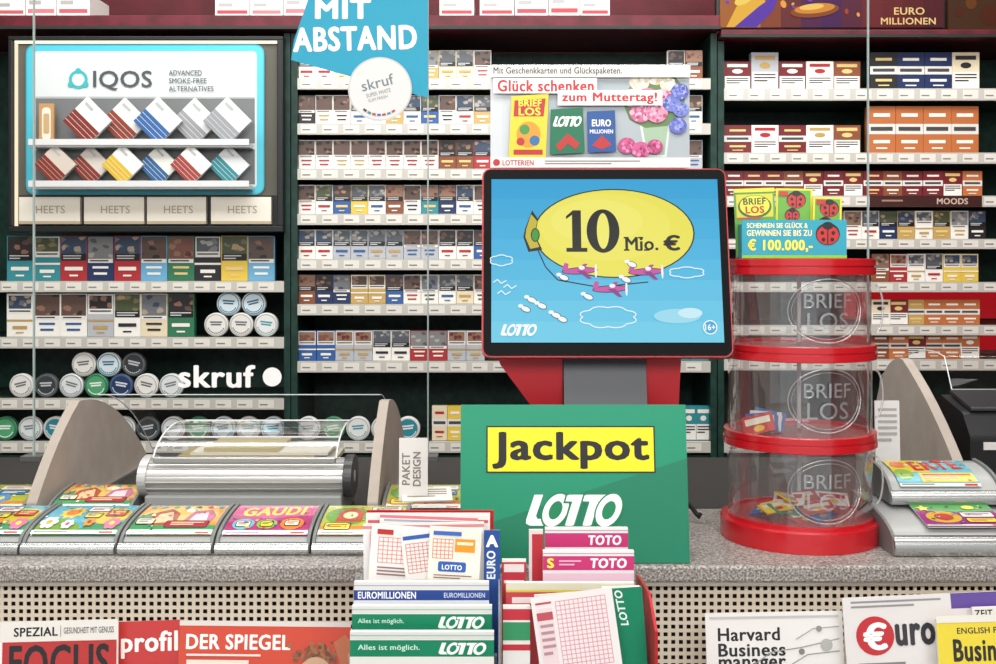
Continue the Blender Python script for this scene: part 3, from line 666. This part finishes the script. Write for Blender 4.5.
a.obj('screen',t,(0,ls.y,L0[2]+ls.z+.002),(ly,0,0))
hh=bz-CT
m=M();m.prism([(.03,.02),(.0,.16),(.035,hh+.02),(.09,hh+.06),(.11,.02)],'x',-.059,.059,mat('#4d5056',.4));m.obj('column',t,(0,.022,0),bevel=.003)
RED=mat('#b41f28',.35)
for v in ([(-.060,hh+.02),(-.160,hh+.02),(-.150,hh-.015),(-.105,hh-.075),(-.10,.012),(-.060,.012)],[(.060,hh+.02),(.112,hh+.02),(.108,hh-.05),(.10,.012),(.060,.012)]):
    m=M();m.prism(v,'y',.03,.085,RED);m.obj('arm',t,(0,.022,0),bevel=.003)
m=M();m.box(-.11,.11,.05,.15,.0003,.012,mat('#3a3b3f',.4));m.obj('base_plate',t,bevel=.003)
# ---------------------------------------------------------------- gift sign above the terminal
d=1.76
t=thing('gift_card_sign','landscape promotional sign with flowers on an acrylic stand','sign',(X(590,d),d,CT))
a=sign(491,66,690,168,d,thick=.004,back='#d8d6d2',step=.00005)
a.rect(491,66,690,168,'#c9cecf')
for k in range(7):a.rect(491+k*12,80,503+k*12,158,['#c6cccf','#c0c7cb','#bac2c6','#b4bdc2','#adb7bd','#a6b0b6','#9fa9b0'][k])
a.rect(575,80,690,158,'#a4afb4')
a.poly([(638,112),(672,112),(667,157),(646,157)],'#d0d8da');a.poly([(642,122),(669,122),(665,155),(648,155)],'#9ab59a')
a.poly([(630,120),(622,100),(632,84),(650,70),(672,72),(686,90),(684,112),(668,126),(646,128)],'#5f7f4c')
def blossom(cx_,cy_,R_,base,cols,n=26):
    a.ell(cx_,cy_,R_,R_*.9,base,seg=18)
    for i in range(n):
        q=random.uniform(0,6.28);r_=math.sqrt(random.random())*R_*.85
        a.ell(cx_+r_*math.cos(q),cy_+r_*.9*math.sin(q),R_*random.uniform(.12,.24),None,random.choice(cols),seg=7,adv=.2)
    a.n+=1
WH=('#f6f2e6','#e6dfc8','#fbf9f2','#d8cba8');PK=('#d890a8','#c4688c','#e8b0c4','#a84a70');BL=('#5f6cb8','#7a84cc','#4a559c','#97a0dc');MG=('#cc5a8c','#b5427a','#e08ab0','#8a2f5c')
for b in ((640,82,10,'#e4ddc6',WH),(656,76,10,'#ece6d4',WH),(668,84,8,'#dcd4ba',WH),(632,98,10,'#e6c8d0',PK),(648,98,11,'#c87a98',PK),(663,98,10,'#e0a8bc',PK),(641,113,11,'#b8608a',PK),(657,113,11,'#cf8aa6',PK),(672,104,9,'#6a76c0',BL),(680,92,9,'#5562ae',BL),(681,110,8,'#6f7cc6',BL),(678,126,9,'#5a66b4',BL),(627,146,9,'#b04a7a',MG),(641,150,9,'#c25a8c',MG),(655,147,8,'#a83f72',MG)):blossom(*b)
a.poly([(512,97),(549,94),(546,160),(509,158)],'#dcc634');a.poly([(515,101),(546,99),(544,117),(514,117)],'#b02c2c');a.text('BRIEF',519,100,542,107,'#f0dc44',.04);a.text('LOS',519,108,541,116,'#f0dc44',.04);a.ell(529,135,12,13,'#d0922a');a.ell(525,130,5,5,'#3f8a3f');a.ell(535,141,5,5,'#2d6a9c');a.ell(521,142,4,4,'#b02c2c');a.rect(514,150,543,155,'#b02c2c')
a.poly([(551,110),(583,108),(585,153),(550,155)],'#0c6a4a');lotto(a,554,117,581,127,'#f0f4f0','#0c6a4a');a.poly([(556,146),(568,134),(580,144),(576,150),(568,144),(560,152)],'#b02c2c')
a.poly([(587,112),(615,111),(616,152),(588,153)],'#1d4e90');a.text('EURO',592,120,611,127,'#f0f4f8',.04);a.text('MILLIONEN',590,130,613,134,'#f0f4f8',.02);a.poly([(592,146),(602,136),(612,145),(602,150)],'#b02c2c')
a.rect(494,79,597,94,'#f6f6f4');a.text('Glück schenken',498,80.5,594,92.5,'#c0262a',.045)
a.rect(558,91,662,106,'#f6f6f4');a.text('zum Muttertag!',562,93,657,105,'#c0262a',.045)
a.rect(491,66,690,78,'#d6d6d0');a.text('Mit Geschenkkarten und Glückspaketen.',494,68,622,76.5,'#2f2f2f',.015)
a.rect(491,158,690,168,'#e0deda');a.ell(497,163,3.5,3.5,'#b8262a');a.text('LOTTERIEN',503,160.5,534,166,'#b03030',.03);a.squig(545,161,640,166,'#7a7a7a',2)
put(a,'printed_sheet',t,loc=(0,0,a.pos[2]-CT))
m=M();m.box(-.157,.157,.0045,.0065,Z(168,d)-CT-.01,Z(64,d)-CT,ACR);m.box(-.04,.04,.0045,.0075,.002,Z(168,d)-CT-.01,ACR2);m.obj('acrylic_holder',t)
m=M();m.box(-.06,.06,-.02,.05,.0003,.004,ACR2);m.obj('foot',t)
# ---------------------------------------------------------------- jackpot sign
d=1.462
t=thing('jackpot_sign','green jackpot sign with yellow panel standing on the counter edge','sign',(X(575,d),d,CT))
a=Art(459,405,688,565,230*d/F,.209,thick=.004,back='#087456',face='#0a8664',rough=.45)
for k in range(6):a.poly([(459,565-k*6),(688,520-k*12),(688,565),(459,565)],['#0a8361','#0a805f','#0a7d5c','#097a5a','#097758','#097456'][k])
a.rect(485,427,656,475,'#10131a');a.rect(486.5,428.5,654.5,473.5,'#ecd81c')
a.text('Jackpot',491,433,650,471,'#101216',.04)
lotto(a,527,497,619,528,'#f4f8f6','#097c51')
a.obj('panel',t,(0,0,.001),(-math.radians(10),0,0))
m=M();m.prism([(.012,.0003),(.055,.0003),(.03,.10)],'x',-.02,.02,mat('#0c7a52',.5));m.obj('easel',t)
# ---------------------------------------------------------------- drum tower
d=1.615;cx=X(799,d)
t=thing('ticket_drum_tower','three stacked clear drums with red rings holding envelope tickets','ticket dispenser',(cx,d,CT))
R=.104;REDG=mat('#b81822',.25,coat=.4)
def lathe_flat(m,prof,mt):
    # separate hard-edged bands
    for p0,p1 in zip(prof[:-1],prof[1:]):m.lathe([p0,p1],mt,72)
m=M();lathe_flat(m,[(0,.0003),(.1135,.0003),(.1135,.028),(.112,.031),(.105,.031),(.105,.036),(.099,.036),(.099,.033),(0,.033)],REDG);m.obj('base_ring',t)
zt=[(.034,.136),(.158,.262),(.284,.383)]
for i,(za,zb) in enumerate(zt):
    m=M();m.lathe([(R-.001-i*.001,za),(R-.001-i*.001,zb)],ACR,64)
    m.obj('drum_wall',t)
    m=M();rr_=R+.001;zc=(za+zb)/2
    def wrap(u,w,off=0):
        a=u/rr_;return ((rr_+off)*math.sin(a),-(rr_+off)*math.cos(a),zc+w)
    for (ru,rw,rad) in ((.055,.044,.0010),(.050,.039,.0005)):
        m.tube([wrap(.012+ru*math.cos(q),rw*math.sin(q)) for q in [2*math.pi*k/40 for k in range(41)]],rad,EMB,6)
    for word,w0,w1,zz,hh_ in (('BRIEF',-.022,.046,.004,.020),('LOS',-.018,.042,-.026,.024)):
        for j,(vs,fs) in enumerate(glyphs(word,.015,0)[:2]):
            m.add([wrap(w0+p[0]*(w1-w0),zz+p[1]*hh_,.0006+j*.0003) for p in vs],fs,EMB)
    m.obj('hatch',t)
    m=M();m.tube([((R+.002+.010*math.sin(q))*1,-.02,zc+.034*math.cos(q)) for q in [math.pi*k/12 for k in range(13)]],.0016,ACR2,6);m.obj('handle',t)
for za in (.136,.262):
    m=M();lathe_flat(m,[(0,za+.002),(R-.003,za+.002),(R-.001,za),(R+.0045,za),(R+.0055,za+.001),(R+.0055,za+.010),(R+.003,za+.0105),(R+.003,za+.0125),(R+.0045,za+.013),(R+.0045,za+.021),(R-.003,za+.022),(R-.004,za+.018),(0,za+.018)],REDG);m.obj('ring',t)
za=.383
m=M();lathe_flat(m,[(R-.005,za),(R+.003,za),(R+.0035,za+.001),(R+.0035,za+.010),(R+.001,za+.0105),(R+.001,za+.0125),(R+.003,za+.013),(R+.003,za+.022),(R+.002,za+.023),(0,za+.023)],REDG);m.obj('lid',t)
m=M()
for a_,b_ in ((.034,.136),(.158,.262),(.284,.383)):m.lathe([(.003,a_),(.003,b_)],mat('#b8b8b6',.3))
m.obj('rod',t)
ecol=[('#b8302f','red'),('#2a5da8','blue'),('#e0c23a','yellow'),('#e0ded8','white'),('#3a8c5c','green')]
def env(x,y,z,rx,ry,rz,ci):
    c,n=ecol[ci];a=Art(0,0,10,6,.045,.028,thick=.002,back=c,face=c);a.rect(1,1,9,3,'#e4e0c8' if ci!=3 else '#b8302f');a.ell(5,4.4,1.8,1,'#e2b22e' if ci!=2 else '#b8302f',seg=10)
    o=a.obj('ticket_envelope',None,(cx+x,d+y,z),(rx,ry,rz));o['label']=f'small {n} lottery ticket envelope inside a clear drum';o['category']='envelope';o['group']='envelopes inside the drums'
for k in range(15):
    an=-math.pi/2+random.uniform(-1.3,.8);rad=random.uniform(.035,.068)
    env(rad*math.cos(an),rad*math.sin(an),CT+.034+.005*(k%6),math.radians(-70+random.uniform(-10,10)),random.uniform(-.2,.2),random.uniform(-.8,.8),(0,1,0,2,3,0,4,2,1,0,3,2,0,1,4)[k])
for k in range(4):
    env(-.066+.005*k,-.040+.008*k,CT+.156+.001*k,-.35,math.radians(-16+9*k),-.3,(0,1,3,1)[k])
# ---------------------------------------------------------------- leaflet box on drum
zl=CT+.383+.0233
d2=1.60
t=thing('leaflet_holder','turquoise cardboard leaflet holder with yellow lettering','leaflet holder',(X(792,d2),d2,zl))
w=104*d2/F;hB=38*d2/F
a=Art(740,220,845,258,w,hB,thick=.0015,back='#2390a5',face='#289cb2',rough=.3,coat=.3)
a.text('SCHENKEN SIE GLÜCK &',745,222,806,228,'#f0ecb0',.03);a.text('GEWINNEN SIE BIS ZU',745,230,810,236,'#f0ecb0',.03);a.text('€ 100.000,-',746,239,811,252,'#f0e548',.045)
def bug(a,x,y,r):
    a.ell(x,y,r*1.1,r,'#14161a');a.ell(x,y+r*.08,r,r*.86,'#bb2a26');a.line([(x,y-r*.8),(x,y+r*.9)],r*.12,'#14161a');a.ell(x,y-r*.75,r*.5,r*.35,'#14161a')
    for dx,dy in((-.5,-.1),(.5,-.1),(-.4,.5),(.4,.5)):a.ell(x+dx*r,y+dy*r,r*.18,None,'#14161a',seg=10)
bug(a,826,234,11);a.rect(740,255,845,258,'#7fbf3f')
a.obj('front_panel',t,(0,-.012,.0005))
m=M();bm_=mat('#2aa7bd',.5);m.box(-w/2,w/2,-.0105,.03,.0004,.002,bm_);m.box(-w/2,-w/2+.0015,-.0105,.03,.002,hB*.9,bm_);m.box(w/2-.0015,w/2,-.0105,.03,.002,hB*.9,bm_);m.box(-w/2,w/2,.0285,.03,.002,hB,bm_);m.obj('box',t)
def leaflet(x0,x1,y0,dy,des,roll,label):
    a=Art(x0,y0,x1,258,(x1-x0)*d2/F,(258-y0)*d2/F-.003,thick=.002,back='#d7d35a',rough=.3,coat=.3);des(a,x0,x1,y0)
    o=a.obj('leaflet',None,(X((x0+x1)/2,d2),d2+dy,zl+.003),(-.04,math.radians(roll),0));o['label']=label;o['category']='leaflet';o['group']='leaflets in the holder'
def l1(a,x0,x1,y0):
    a.rect(x0,y0,x1,258,'#549a34');a.rect(x0+2,y0+6,x1-2,y0+30,'#c8c434');a.ell((x0+x1)/2,y0+19,17,12,'#2d6a2e');a.ell((x0+x1)/2,y0+18,15,10.5,'#e6d63c');a.text('BRIEF',x0+9,y0+10,x1-9,y0+17,'#1f5a2c',.04);a.text('LOS',x0+11,y0+18.5,x1-11,y0+26,'#b02c2c',.04);a.rect(x0,y0,x1,y0+4,'#d8d23c');a.squig(x0+3,y0+30,x1-4,y0+34,'#c8302f',1)
def l2(a,x0,x1,y0):
    a.rect(x0,y0,x1,258,'#d4d03c');a.rect(x0+2,y0+2,x1-2,258,'#62a438');bug(a,(x0+x1)/2+2,y0+12,9);bug(a,(x0+x1)/2-2,y0+28,7);a.rect(x0+3,y0+3,x0+12,y0+8,'#b8302a')
leaflet(738,779,187,.010,l1,-2,'green and yellow leaflet in the turquoise holder')
leaflet(778,815,187,.0145,l2,1,'green leaflet with red ladybirds in the turquoise holder')
leaflet(813,842,196,.006,l2,2,'short green leaflet with a ladybird in the turquoise holder')
# ---------------------------------------------------------------- magazines
def place_by_top(px,y0,d,full,lean,roll):
    R_=Euler((-math.radians(lean),math.radians(roll),0)).to_matrix()
    return Vector((X(px,d),d,Z(y0,d)))-R_@Vector((0,0,full))
def mag(x0,y0,x1,y1,d,lean,roll,des,label,face='#e6e4e0'):
    full=(Z(y0,d)-.7006)/math.cos(math.radians(lean))
    Wd=(x1-x0)*d/F
    lo=place_by_top((x0+x1)/2,y0,d,full,lean,roll);lo.z+=abs(math.sin(math.radians(roll)))*Wd/2
    t=thing('magazine',label,'magazine',lo,(-math.radians(lean),math.radians(roll),0),group='magazines on the rack')
    yb=y0+full*F/d
    a=Art(x0,y0,x1,yb,Wd,full,face=face,rough=.25,coat=.4);des(a);m2=M();m2.box(-Wd/2+.001,Wd/2-.001,.0008,.006,.001,full-.001,mat('#efece4',.7));m2.obj('pages',t)
    a.box(-Wd/2,Wd/2,0,.0008,0,full,mat(face,.3));a.obj('cover',t)
    return t
def mf(a):
    a.rect(0,622,117,642,'#dcd9d2');a.text('SPEZIAL',14,628,58,637,'#1c1c1c',.035);a.text('GESUNDHEIT MIT GENUSS',64,629,114,635,'#4a4a4a',.01);a.line([(61,627),(61,638)],.6,'#6a6a6a')
    a.rect(3,642,117,688,'#b02a28');a.text('FOCUS',10,645,110,680,'#1a1416',.03);a.rect(3,690,117,840,'#8a6a50')
mag(0,624,118,0,1.365,6,-1.5,mf,'red health magazine with white header strip')
def mp(a):
    a.rect(112,625,184,860,'#b83230');a.text('profil',121,632,178,658,'#f4f0ec',.035);a.rect(112,668,184,860,'#e8d8c8')
mag(114,622,184,0,1.382,6,-2,mp,'red magazine with white title lettering',face='#b83230')
def ms(a):
    a.rect(180,622,351,860,'#c8452e');a.text('DER SPIEGEL',187,635,291,650,'#f6f2ec',.035);a.rect(180,622,351,627,'#d4cec8')
    a.rect(188,660,250,690,'#e0d4c8')
    for i in range(90):
        a.ell(318+random.gauss(0,11),654+random.gauss(0,5),random.uniform(1.5,3.5),random.uniform(1,2),random.choice(('#8a5a3c','#7a4c30','#9a6844','#6a422c')),rot=random.uniform(0,180),seg=8,adv=.1)
    a.n+=1;a.ell(317,680,19,24,'#c9a284');a.poly([(342,664),(334,642),(346,634),(351,640),(351,664)],'#b86a48')
    a.rect(188,654,262,656,'#f2d8d0')
mag(180,623,351,0,1.35,6,0.6,ms,'orange-red news magazine with a portrait',face='#c8452e')
def my(a):a.rect(-60,630,20,800,'#d8a64a');a.rect(-60,630,20,640,'#a9502a')
mag(-70,630,14,0,1.398,4,0,my,'yellow magazine partly hidden behind others',face='#d8a64a')
def mh(a):
    a.rect(705,613,842,860,'#dfdedb');a.text('Harvard',717,628,779,641,'#1b1b1d',.03);a.text('Business',717,643,784,656,'#1b1b1d',.03);a.text('manager',717,658,784,672,'#1b1b1d',.03)
    a.rect(709,617,838,619,'#b8b8b6')
    a.line([(752,664),(770,652),(800,648),(838,640)],1,'#8a8a88');a.line([(790,664),(806,655),(838,652)],1,'#8a8a88');a.line([(795,640),(812,630),(838,628)],1,'#9a9a98');a.ell(825,646,6,6,'#a9a9a6');a.ell(800,652,3,3,'#7a7a78');a.ell(818,630,3,3,'#8a8a88')
    a.rect(705,690,842,860,'#b8c4cc')
mag(705,614,842,0,1.385,5,-1,mh,'white business magazine with black title')
def me_(a):
    a.rect(842,598,1040,860,'#d6d3d1');a.rect(950,598,1040,613,'#5a4290');a.squig(850,602,940,611,'#8a8a8a',2)
    a.ell(872,636,19,19,'#b8202a');a.text('€',860,623,884,650,'#f8f8f8',.05);a.text('uro',892,625,932,647,'#2a2a2e',.05)
    a.squig(854,662,900,684,'#7a7a7a',3)
mag(842,598,1040,0,1.365,6,-2.5,me_,'pale magazine with big red euro sign title')
def mb(a):
    a.rect(936,616,1060,860,'#dfcb34');a.text('ENGLISH FOR',956,628,1008,634,'#2a2a2a',.025);a.text('Business',951,639,1020,661,'#1a1a1c',.04)
    a.rect(936,616,1060,623,'#dedcd4')
mag(936,619,1060,0,1.335,6,-1.5,mb,'yellow business English magazine')
mag(972,607,1070,0,1.35,6,-2,lambda a:(a.rect(972,607,1070,860,'#d8d8d6'),a.text('ZEIT',974,610,992,617,'#2a2a2c',.03)),'white magazine behind a yellow one')
# ---------------------------------------------------------------- betting slip dispenser
zb=.7003
t=thing('slip_dispenser','clear acrylic betting slip dispenser with red side panels','slip holder',(0,1.2,zb))
RD=mat('#b02028',.35)
xl0,xl1=X(345,1.22),X(497,1.22);xr0,xr1=X(501,1.22),X(648,1.22)
m=M();m.box(xl0-.004,xr1+.004,-.04,.13,0,.008,RD);m.obj('base',t,bevel=.002)
for j,y in enumerate((-.034,-.002,.024,.046,.100)):
    zz=[.215,.235,.262,.300,.375][j]
    for u0,u1 in((xl0,xl1),(xr0,xr1)):
        m=M();m.box(u0,u1,y,y+.0012,.008,zz-.02,ACR);m.obj('divider',t)
m=M();m.box(xl0+.012,xl1-.004,.122,.126,.008,Z(511,1.32)-zb,RD);m.obj('red_back_panel',t)
m=M();m.prism([(-.035,.008),(.125,.008),(.125,Z(575,1.32)-zb),(.02,Z(585,1.25)-zb),(-.035,Z(630,1.17)-zb)],'x',xr1,xr1+.003,RD);m.obj('red_side_panel',t)
m=M();m.prism([(-.035,.008),(.125,.008),(.125,Z(560,1.32)-zb),(-.035,Z(610,1.17)-zb)],'x',xl1+.0015,xl1+.0035,ACR2);m.obj('middle_panel',t)
def slip(x0,y0,x1,d,des,label,th=.008,roll=0,lean=1.5,face='#e0deda'):
    H_=(Z(y0,d)-zb-.0088)/math.cos(math.radians(lean));W_=(x1-x0)*d/F
    lo=place_by_top((x0+x1)/2,y0,d,H_,lean,roll);sh=abs(math.sin(math.radians(roll)))*W_/2;lo.z+=sh
    yb=y0+H_*F/d
    a=Art(x0,y0,x1,yb,W_,H_,thick=th,back='#dcdad4',face=face,rough=.45);des(a,yb)
    o=a.obj('betting_slip_pad',None,lo,(-math.radians(lean),math.radians(roll),0));o['label']=label;o['category']='betting slips';o['group']='betting slips in the dispenser'
G='#0a7d58'
def sl_lotto(x0,y0,x1,sub=None):
    def f(a,yb):
        a.rect(x0,y0,x1,y0+7,'#d0d4ce');a.rect(x0,y0+3,x1,y0+4,'#9ab0a4')
        a.rect(x0,y0+8,x1,y0+28,G);lotto(a,x0+(x1-x0)*.62,y0+10.5,x0+(x1-x0)*.94,y0+22,'#e8f2ec',G)
        a.rect(x0,y0+24,x1,yb,'#d8dad4')
        if sub:a.text(sub,x0+8,y0+12,x0+70,y0+19,'#bfe8d4',.02)
        else:a.text('Alles ist möglich.',x0+6,y0+12,x0+52,y0+18,'#bfe8d4',.015)
    return f
slip(350,632,494,1.175,sl_lotto(350,632,494,'Alles ist möglich.'),'white and green lottery slips in the front slot')
slip(352,606,492,1.203,sl_lotto(352,606,492),'white and green lottery slips')
def eu(a,yb):
    a.rect(354,582,489,589,'#d6d6d2');a.rect(354,585,489,586,'#9aa4b8');a.rect(354,590,489,600,'#24448c');a.text('EUROMILLIONEN',358,591.5,416,598.5,'#f0f2f8',.03);a.text('EUROMILLIONEN',444,592.5,485,597.5,'#c8d4ec',.02);a.rect(354,600,489,yb,'#d8dae0')
slip(354,582,489,1.232,eu,'white and blue lottery slips')
def grid(a,x0,y0,x1,y1,c='#e89aa8',n=9,m_=10,lw=.6):
    for i in range(n+1):
        q=x0+(x1-x0)*i/n;a.line([(q,y0),(q,y1)],lw,c);a.n-=.9
    a.n+=.5
    for i in range(m_+1):
        q=y0+(y1-y0)*i/m_;a.line([(x0,q),(x1,q)],lw,c);a.n-=.9
    a.n+=1
def sA(a,yb):
    a.rect(363,524,484,yb,'#e2e0de');a.rect(363,526,484,529,'#d08a8a')
    for k in range(3):
        gx0=370+k*38
        grid(a,gx0,532,gx0+32,556,'#e0928a',8,7,.7)
        a.rect(gx0,560,gx0+32,564,'#6a7cb0');a.squig(gx0,567,gx0+30,577,'#8a8a8a',3)
slip(363,525,484,1.268,sA,'white slips with pink number grids',th=.008,roll=-1)
def sB(a,yb):
    a.rect(368,516,488,520,'#dedbd8');a.rect(368,520,488,523,'#c85a62')
slip(366,514,490,1.288,sB,'white slips with red border behind the others',th=.008,face='#e4dfdc')
slip(380,518,478,1.2795,lambda a,yb:(a.rect(380,518,478,521,'#d0707a'),a.rect(384,522,474,524,'#9aa0b0')),'white slip fanned out with a pink stripe',th=.003,roll=2)
def sBl(a,yb):
    a.rect(484,530,500,yb,'#234a92');a.text('A',486,535,498,547,'#ffffff',.05);a.text('EURO',477,560,505,569,'#dfe8fa',.04,rot=-90)
slip(484,531,500,1.26,sBl,'narrow blue slips marked with a white letter',th=.006,face='#234a92')
def sPa(a,yb):
    a.rect(372,531,440,yb,'#e6e4e1');grid(a,380,541,408,566,'#d87a6a',6,6,.7);grid(a,412,541,436,566,'#d87a6a',5,6,.7);a.rect(378,533,394,538,'#b8302f');a.squig(380,570,434,580,'#8a6a6a',3)
slip(372,529,440,1.257,sPa,'single white slip with red grids',th=.003,roll=4,face='#e6e4e1')
def sPc(a,yb):
    a.rect(400,535,446,yb,'#e2e0dc');a.rect(402,537,444,541,'#2c5aa8');grid(a,404,545,442,574,'#cc6a5e',9,8,.6)
slip(400,534,446,1.2535,sPc,'white slip with a blue bar and red grid',th=.002,roll=-7)
def sPo(a,yb):
    a.rect(430,531,480,yb,'#e6e1d5');grid(a,434,541,454,560,'#d57a5a',5,5,.7);a.rect(456,540,476,553,'#e0952a');a.rect(458,543,474,546,'#f4e8c0');a.rrect(440,563,468,573,2,'#2c5aa8');a.text('LOTTO',444,566,464,571,'#f0f4fa',.03);a.rect(434,533,462,537,'#3a66b4');a.squig(436,576,474,581,'#8a6a6a',2)
slip(430,529,482,1.249,sPo,'white slip with orange and blue fields',th=.003,roll=3,face='#e2dfd9')
def toto(x0,y0,x1,mark):
    def f(a,yb):
        a.rect(x0,y0,x1,y0+22,'#dfdadc');a.rect(x0,y0+2,x1,y0+3,'#a89aa0');a.rect(x0,y0+5,x1,y0+19,'#bb2f6c')
        a.text('TOTO',x0+(x1-x0)*.52,y0+7,x0+(x1-x0)*.92,y0+17,'#f6ecf1',.055,.1)
        if mark:a.text(mark,x0+4,y0+7,x0+11,y0+17,'#ece24a',.05);a.squig(x0+16,y0+9,x0+38,y0+16,'#e8a8c4',2)
        a.rect(x0,y0+22,x1,yb,'#dcbccb')
    return f
slip(545,528,628,1.283,toto(545,528,628,None),'pink football pool slips in the rear slot')
slip(543,551,634,1.25,toto(543,551,634,'S'),'pink football pool slips')
slip(529,530,543,1.275,lambda a,yb:(a.rect(529,530,543,yb,'#d8c8c8'),a.rect(532,534,543,yb,'#b02a36')),'red slips in the rear slot',th=.006)
slip(502,560,526,1.27,lambda a,yb:(a.rect(502,562,526,yb,'#b83240'),a.rect(504,564,524,572,'#e0d6d4'),a.rect(504,580,524,583,'#e0d6d4')),'red and white slips',th=.008)
slip(506,583,634,1.222,lambda a,yb:(a.rect(506,583,634,590,'#d0ccb4'),a.rect(506,590,634,592,'#c8b83a'),a.rect(506,592,634,yb,'#b84048'),a.rect(512,597,560,603,'#e0d4d2'),a.rect(506,606,634,609,'#dcd8d0')),'red and cream slips',th=.008)
def sG(a,yb):
    a.rect(588,590,642,yb,'#0c7d5a');a.text('LOTTO',602,606,638,614,'#dff5ea',.04,.2,rot=-98)
    a.rect(590,594,612,yb,'#dedcda');grid(a,593,600,609,640,'#d87a8c',4,9,.7)
slip(590,592,642,1.202,sG,'thick green slips with white lettering',th=.009,roll=-4,face='#0c7d5a')
slip(602,588,640,1.2125,lambda a,yb:(a.rect(602,588,640,yb,'#0c7d5a'),a.rect(604,590,634,592,'#dfe8e2')),'green edged slips',th=.006,roll=-2,face='#0c7d5a')
def sP(a,yb):
    a.rect(530,598,612,yb,'#e4e0df');grid(a,554,605,604,672,'#dc8a98',11,15,.7);a.rect(534,604,550,606,'#b8505c');a.rect(534,610,550,700,'#e4d0d2');a.rect(534,614,550,622,'#b8505c');a.squig(536,626,549,660,'#b08a90',5)
slip(530,599,612,1.184,sP,'tilted white slip with pink number grid',th=.003,roll=-8,face='#e2dedd')
slip(534,595,600,1.1925,lambda a,yb:(a.rect(534,595,600,yb,'#dcd8d6'),a.rect(536,597,596,600,'#c85a68')),'white slip behind the tilted one',th=.002,roll=-4)
slip(503,606,530,1.196,lambda a,yb:(a.rect(503,609,530,620,'#b9303c'),a.rect(503,622,530,640,'#348c5c'),a.rect(503,644,530,650,'#b9303c')),'mixed red and green slips in the front slot',th=.006)
# ---------------------------------------------------------------- counter extras
t=thing('receipt_printer','black receipt printer with paper slot standing on the counter','printer',(.85,1.83,CT))
m=M();m.prism([(-.06,.0003),(-.06,.12),(-.03,.155),(.06,.175),(.09,.165),(.09,.0003)],'x',-.09,.12,mat('#141518',.4));m.obj('body',t,bevel=.006,seg=3)
m=M();m.prism([(-.028,.157),(.058,.177),(.058,.183),(-.028,.163)],'x',-.075,.105,mat('#2f3034',.3));m.obj('lid',t,bevel=.002)
m=M();m.box(-.07,.06,-.064,-.061,.10,.112,mat('#c8c8c4',.5));m.obj('paper_slot',t)
a=sign(874,384,900,448,1.70,3,thick=.003,back='#dcdcda',face='#dededa',step=.0002);a.squig(877,392,897,430,'#a8a6a2',6)
a.pos=(X(888,1.80),1.80,CT+.0005)
st=thing('info_card_stand','small white printed card upright on a slim clear stand','card stand',a.pos)
a.obj('card',st,(0,0,.075),(-.05,0,0));m=M();m.box(-.02,.02,.004,.006,.002,.10,ACR2);m.box(-.02,.02,-.02,.03,0,.002,ACR2);m.obj('stand',st)
m=M();p=[]
for k in range(25):
    q=k/24*math.pi*1.5;p.append((.285+.03*math.cos(q+1.2),1.74+.04*math.sin(q),CT+.006+.05*abs(math.sin(q*.7))))
m.tube(p,.0035,mat('#1c1c1e',.5));o=m.obj('cable');o['label']='black cable looping on the counter behind the jackpot sign';o['category']='cable'
# ---------------------------------------------------------------- lights
def area(x,y,z,sx,sy,e,rot=(0,0,0),col=(1,.985,.96)):
    l=bpy.data.lights.new('ceiling_area','AREA');l.shape='RECTANGLE';l.size=sx;l.size_y=sy;l.energy=e;l.color=col
    o=bpy.data.objects.new('ceiling_area',l);COL.objects.link(o);o.location=(x,y,z);o.rotation_euler=rot
area(0,2.5,2.74,3.2,.5,60,(math.radians(25),0,0))
area(0,.9,2.74,3.0,.8,44)
area(0,-1.2,2.5,2.6,1.0,70,(math.radians(50),0,0))
def tube(x,ya,yb,z):
    t=thing('ceiling_tube_light','bright fluorescent tube light fixed under the ceiling','ceiling light',(x,(ya+yb)/2,z))
    L=abs(yb-ya)/2
    m=M();m.tube([(0,-L,0),(0,L,0)],.022,mat('#ffffff',emit=10),10);m.obj('tube',t)
    m=M();m.box(-.05,.05,-L,L,.03,.08,mat('#e8e8e8',.4));m.obj('housing',t)
tube(-1.66,-.9,-2.9,2.72);tube(2.2,-.9,-2.9,2.72)
w=bpy.data.worlds.new('world');sc.world=w;w.use_nodes=True
w.node_tree.nodes['Background'].inputs[0].default_value=(.95,.97,1,1);w.node_tree.nodes['Background'].inputs[1].default_value=.75
sc.view_settings.view_transform='Standard'
cam=bpy.data.cameras.new('camera');co=bpy.data.objects.new('camera',cam);COL.objects.link(co)
co.location=(0,0,CZ);co.rotation_euler=(math.pi/2,0,0);cam.lens=F*36/996;cam.sensor_width=36;cam.shift_y=-(332-HY)/996;cam.clip_start=.05
sc.camera=co
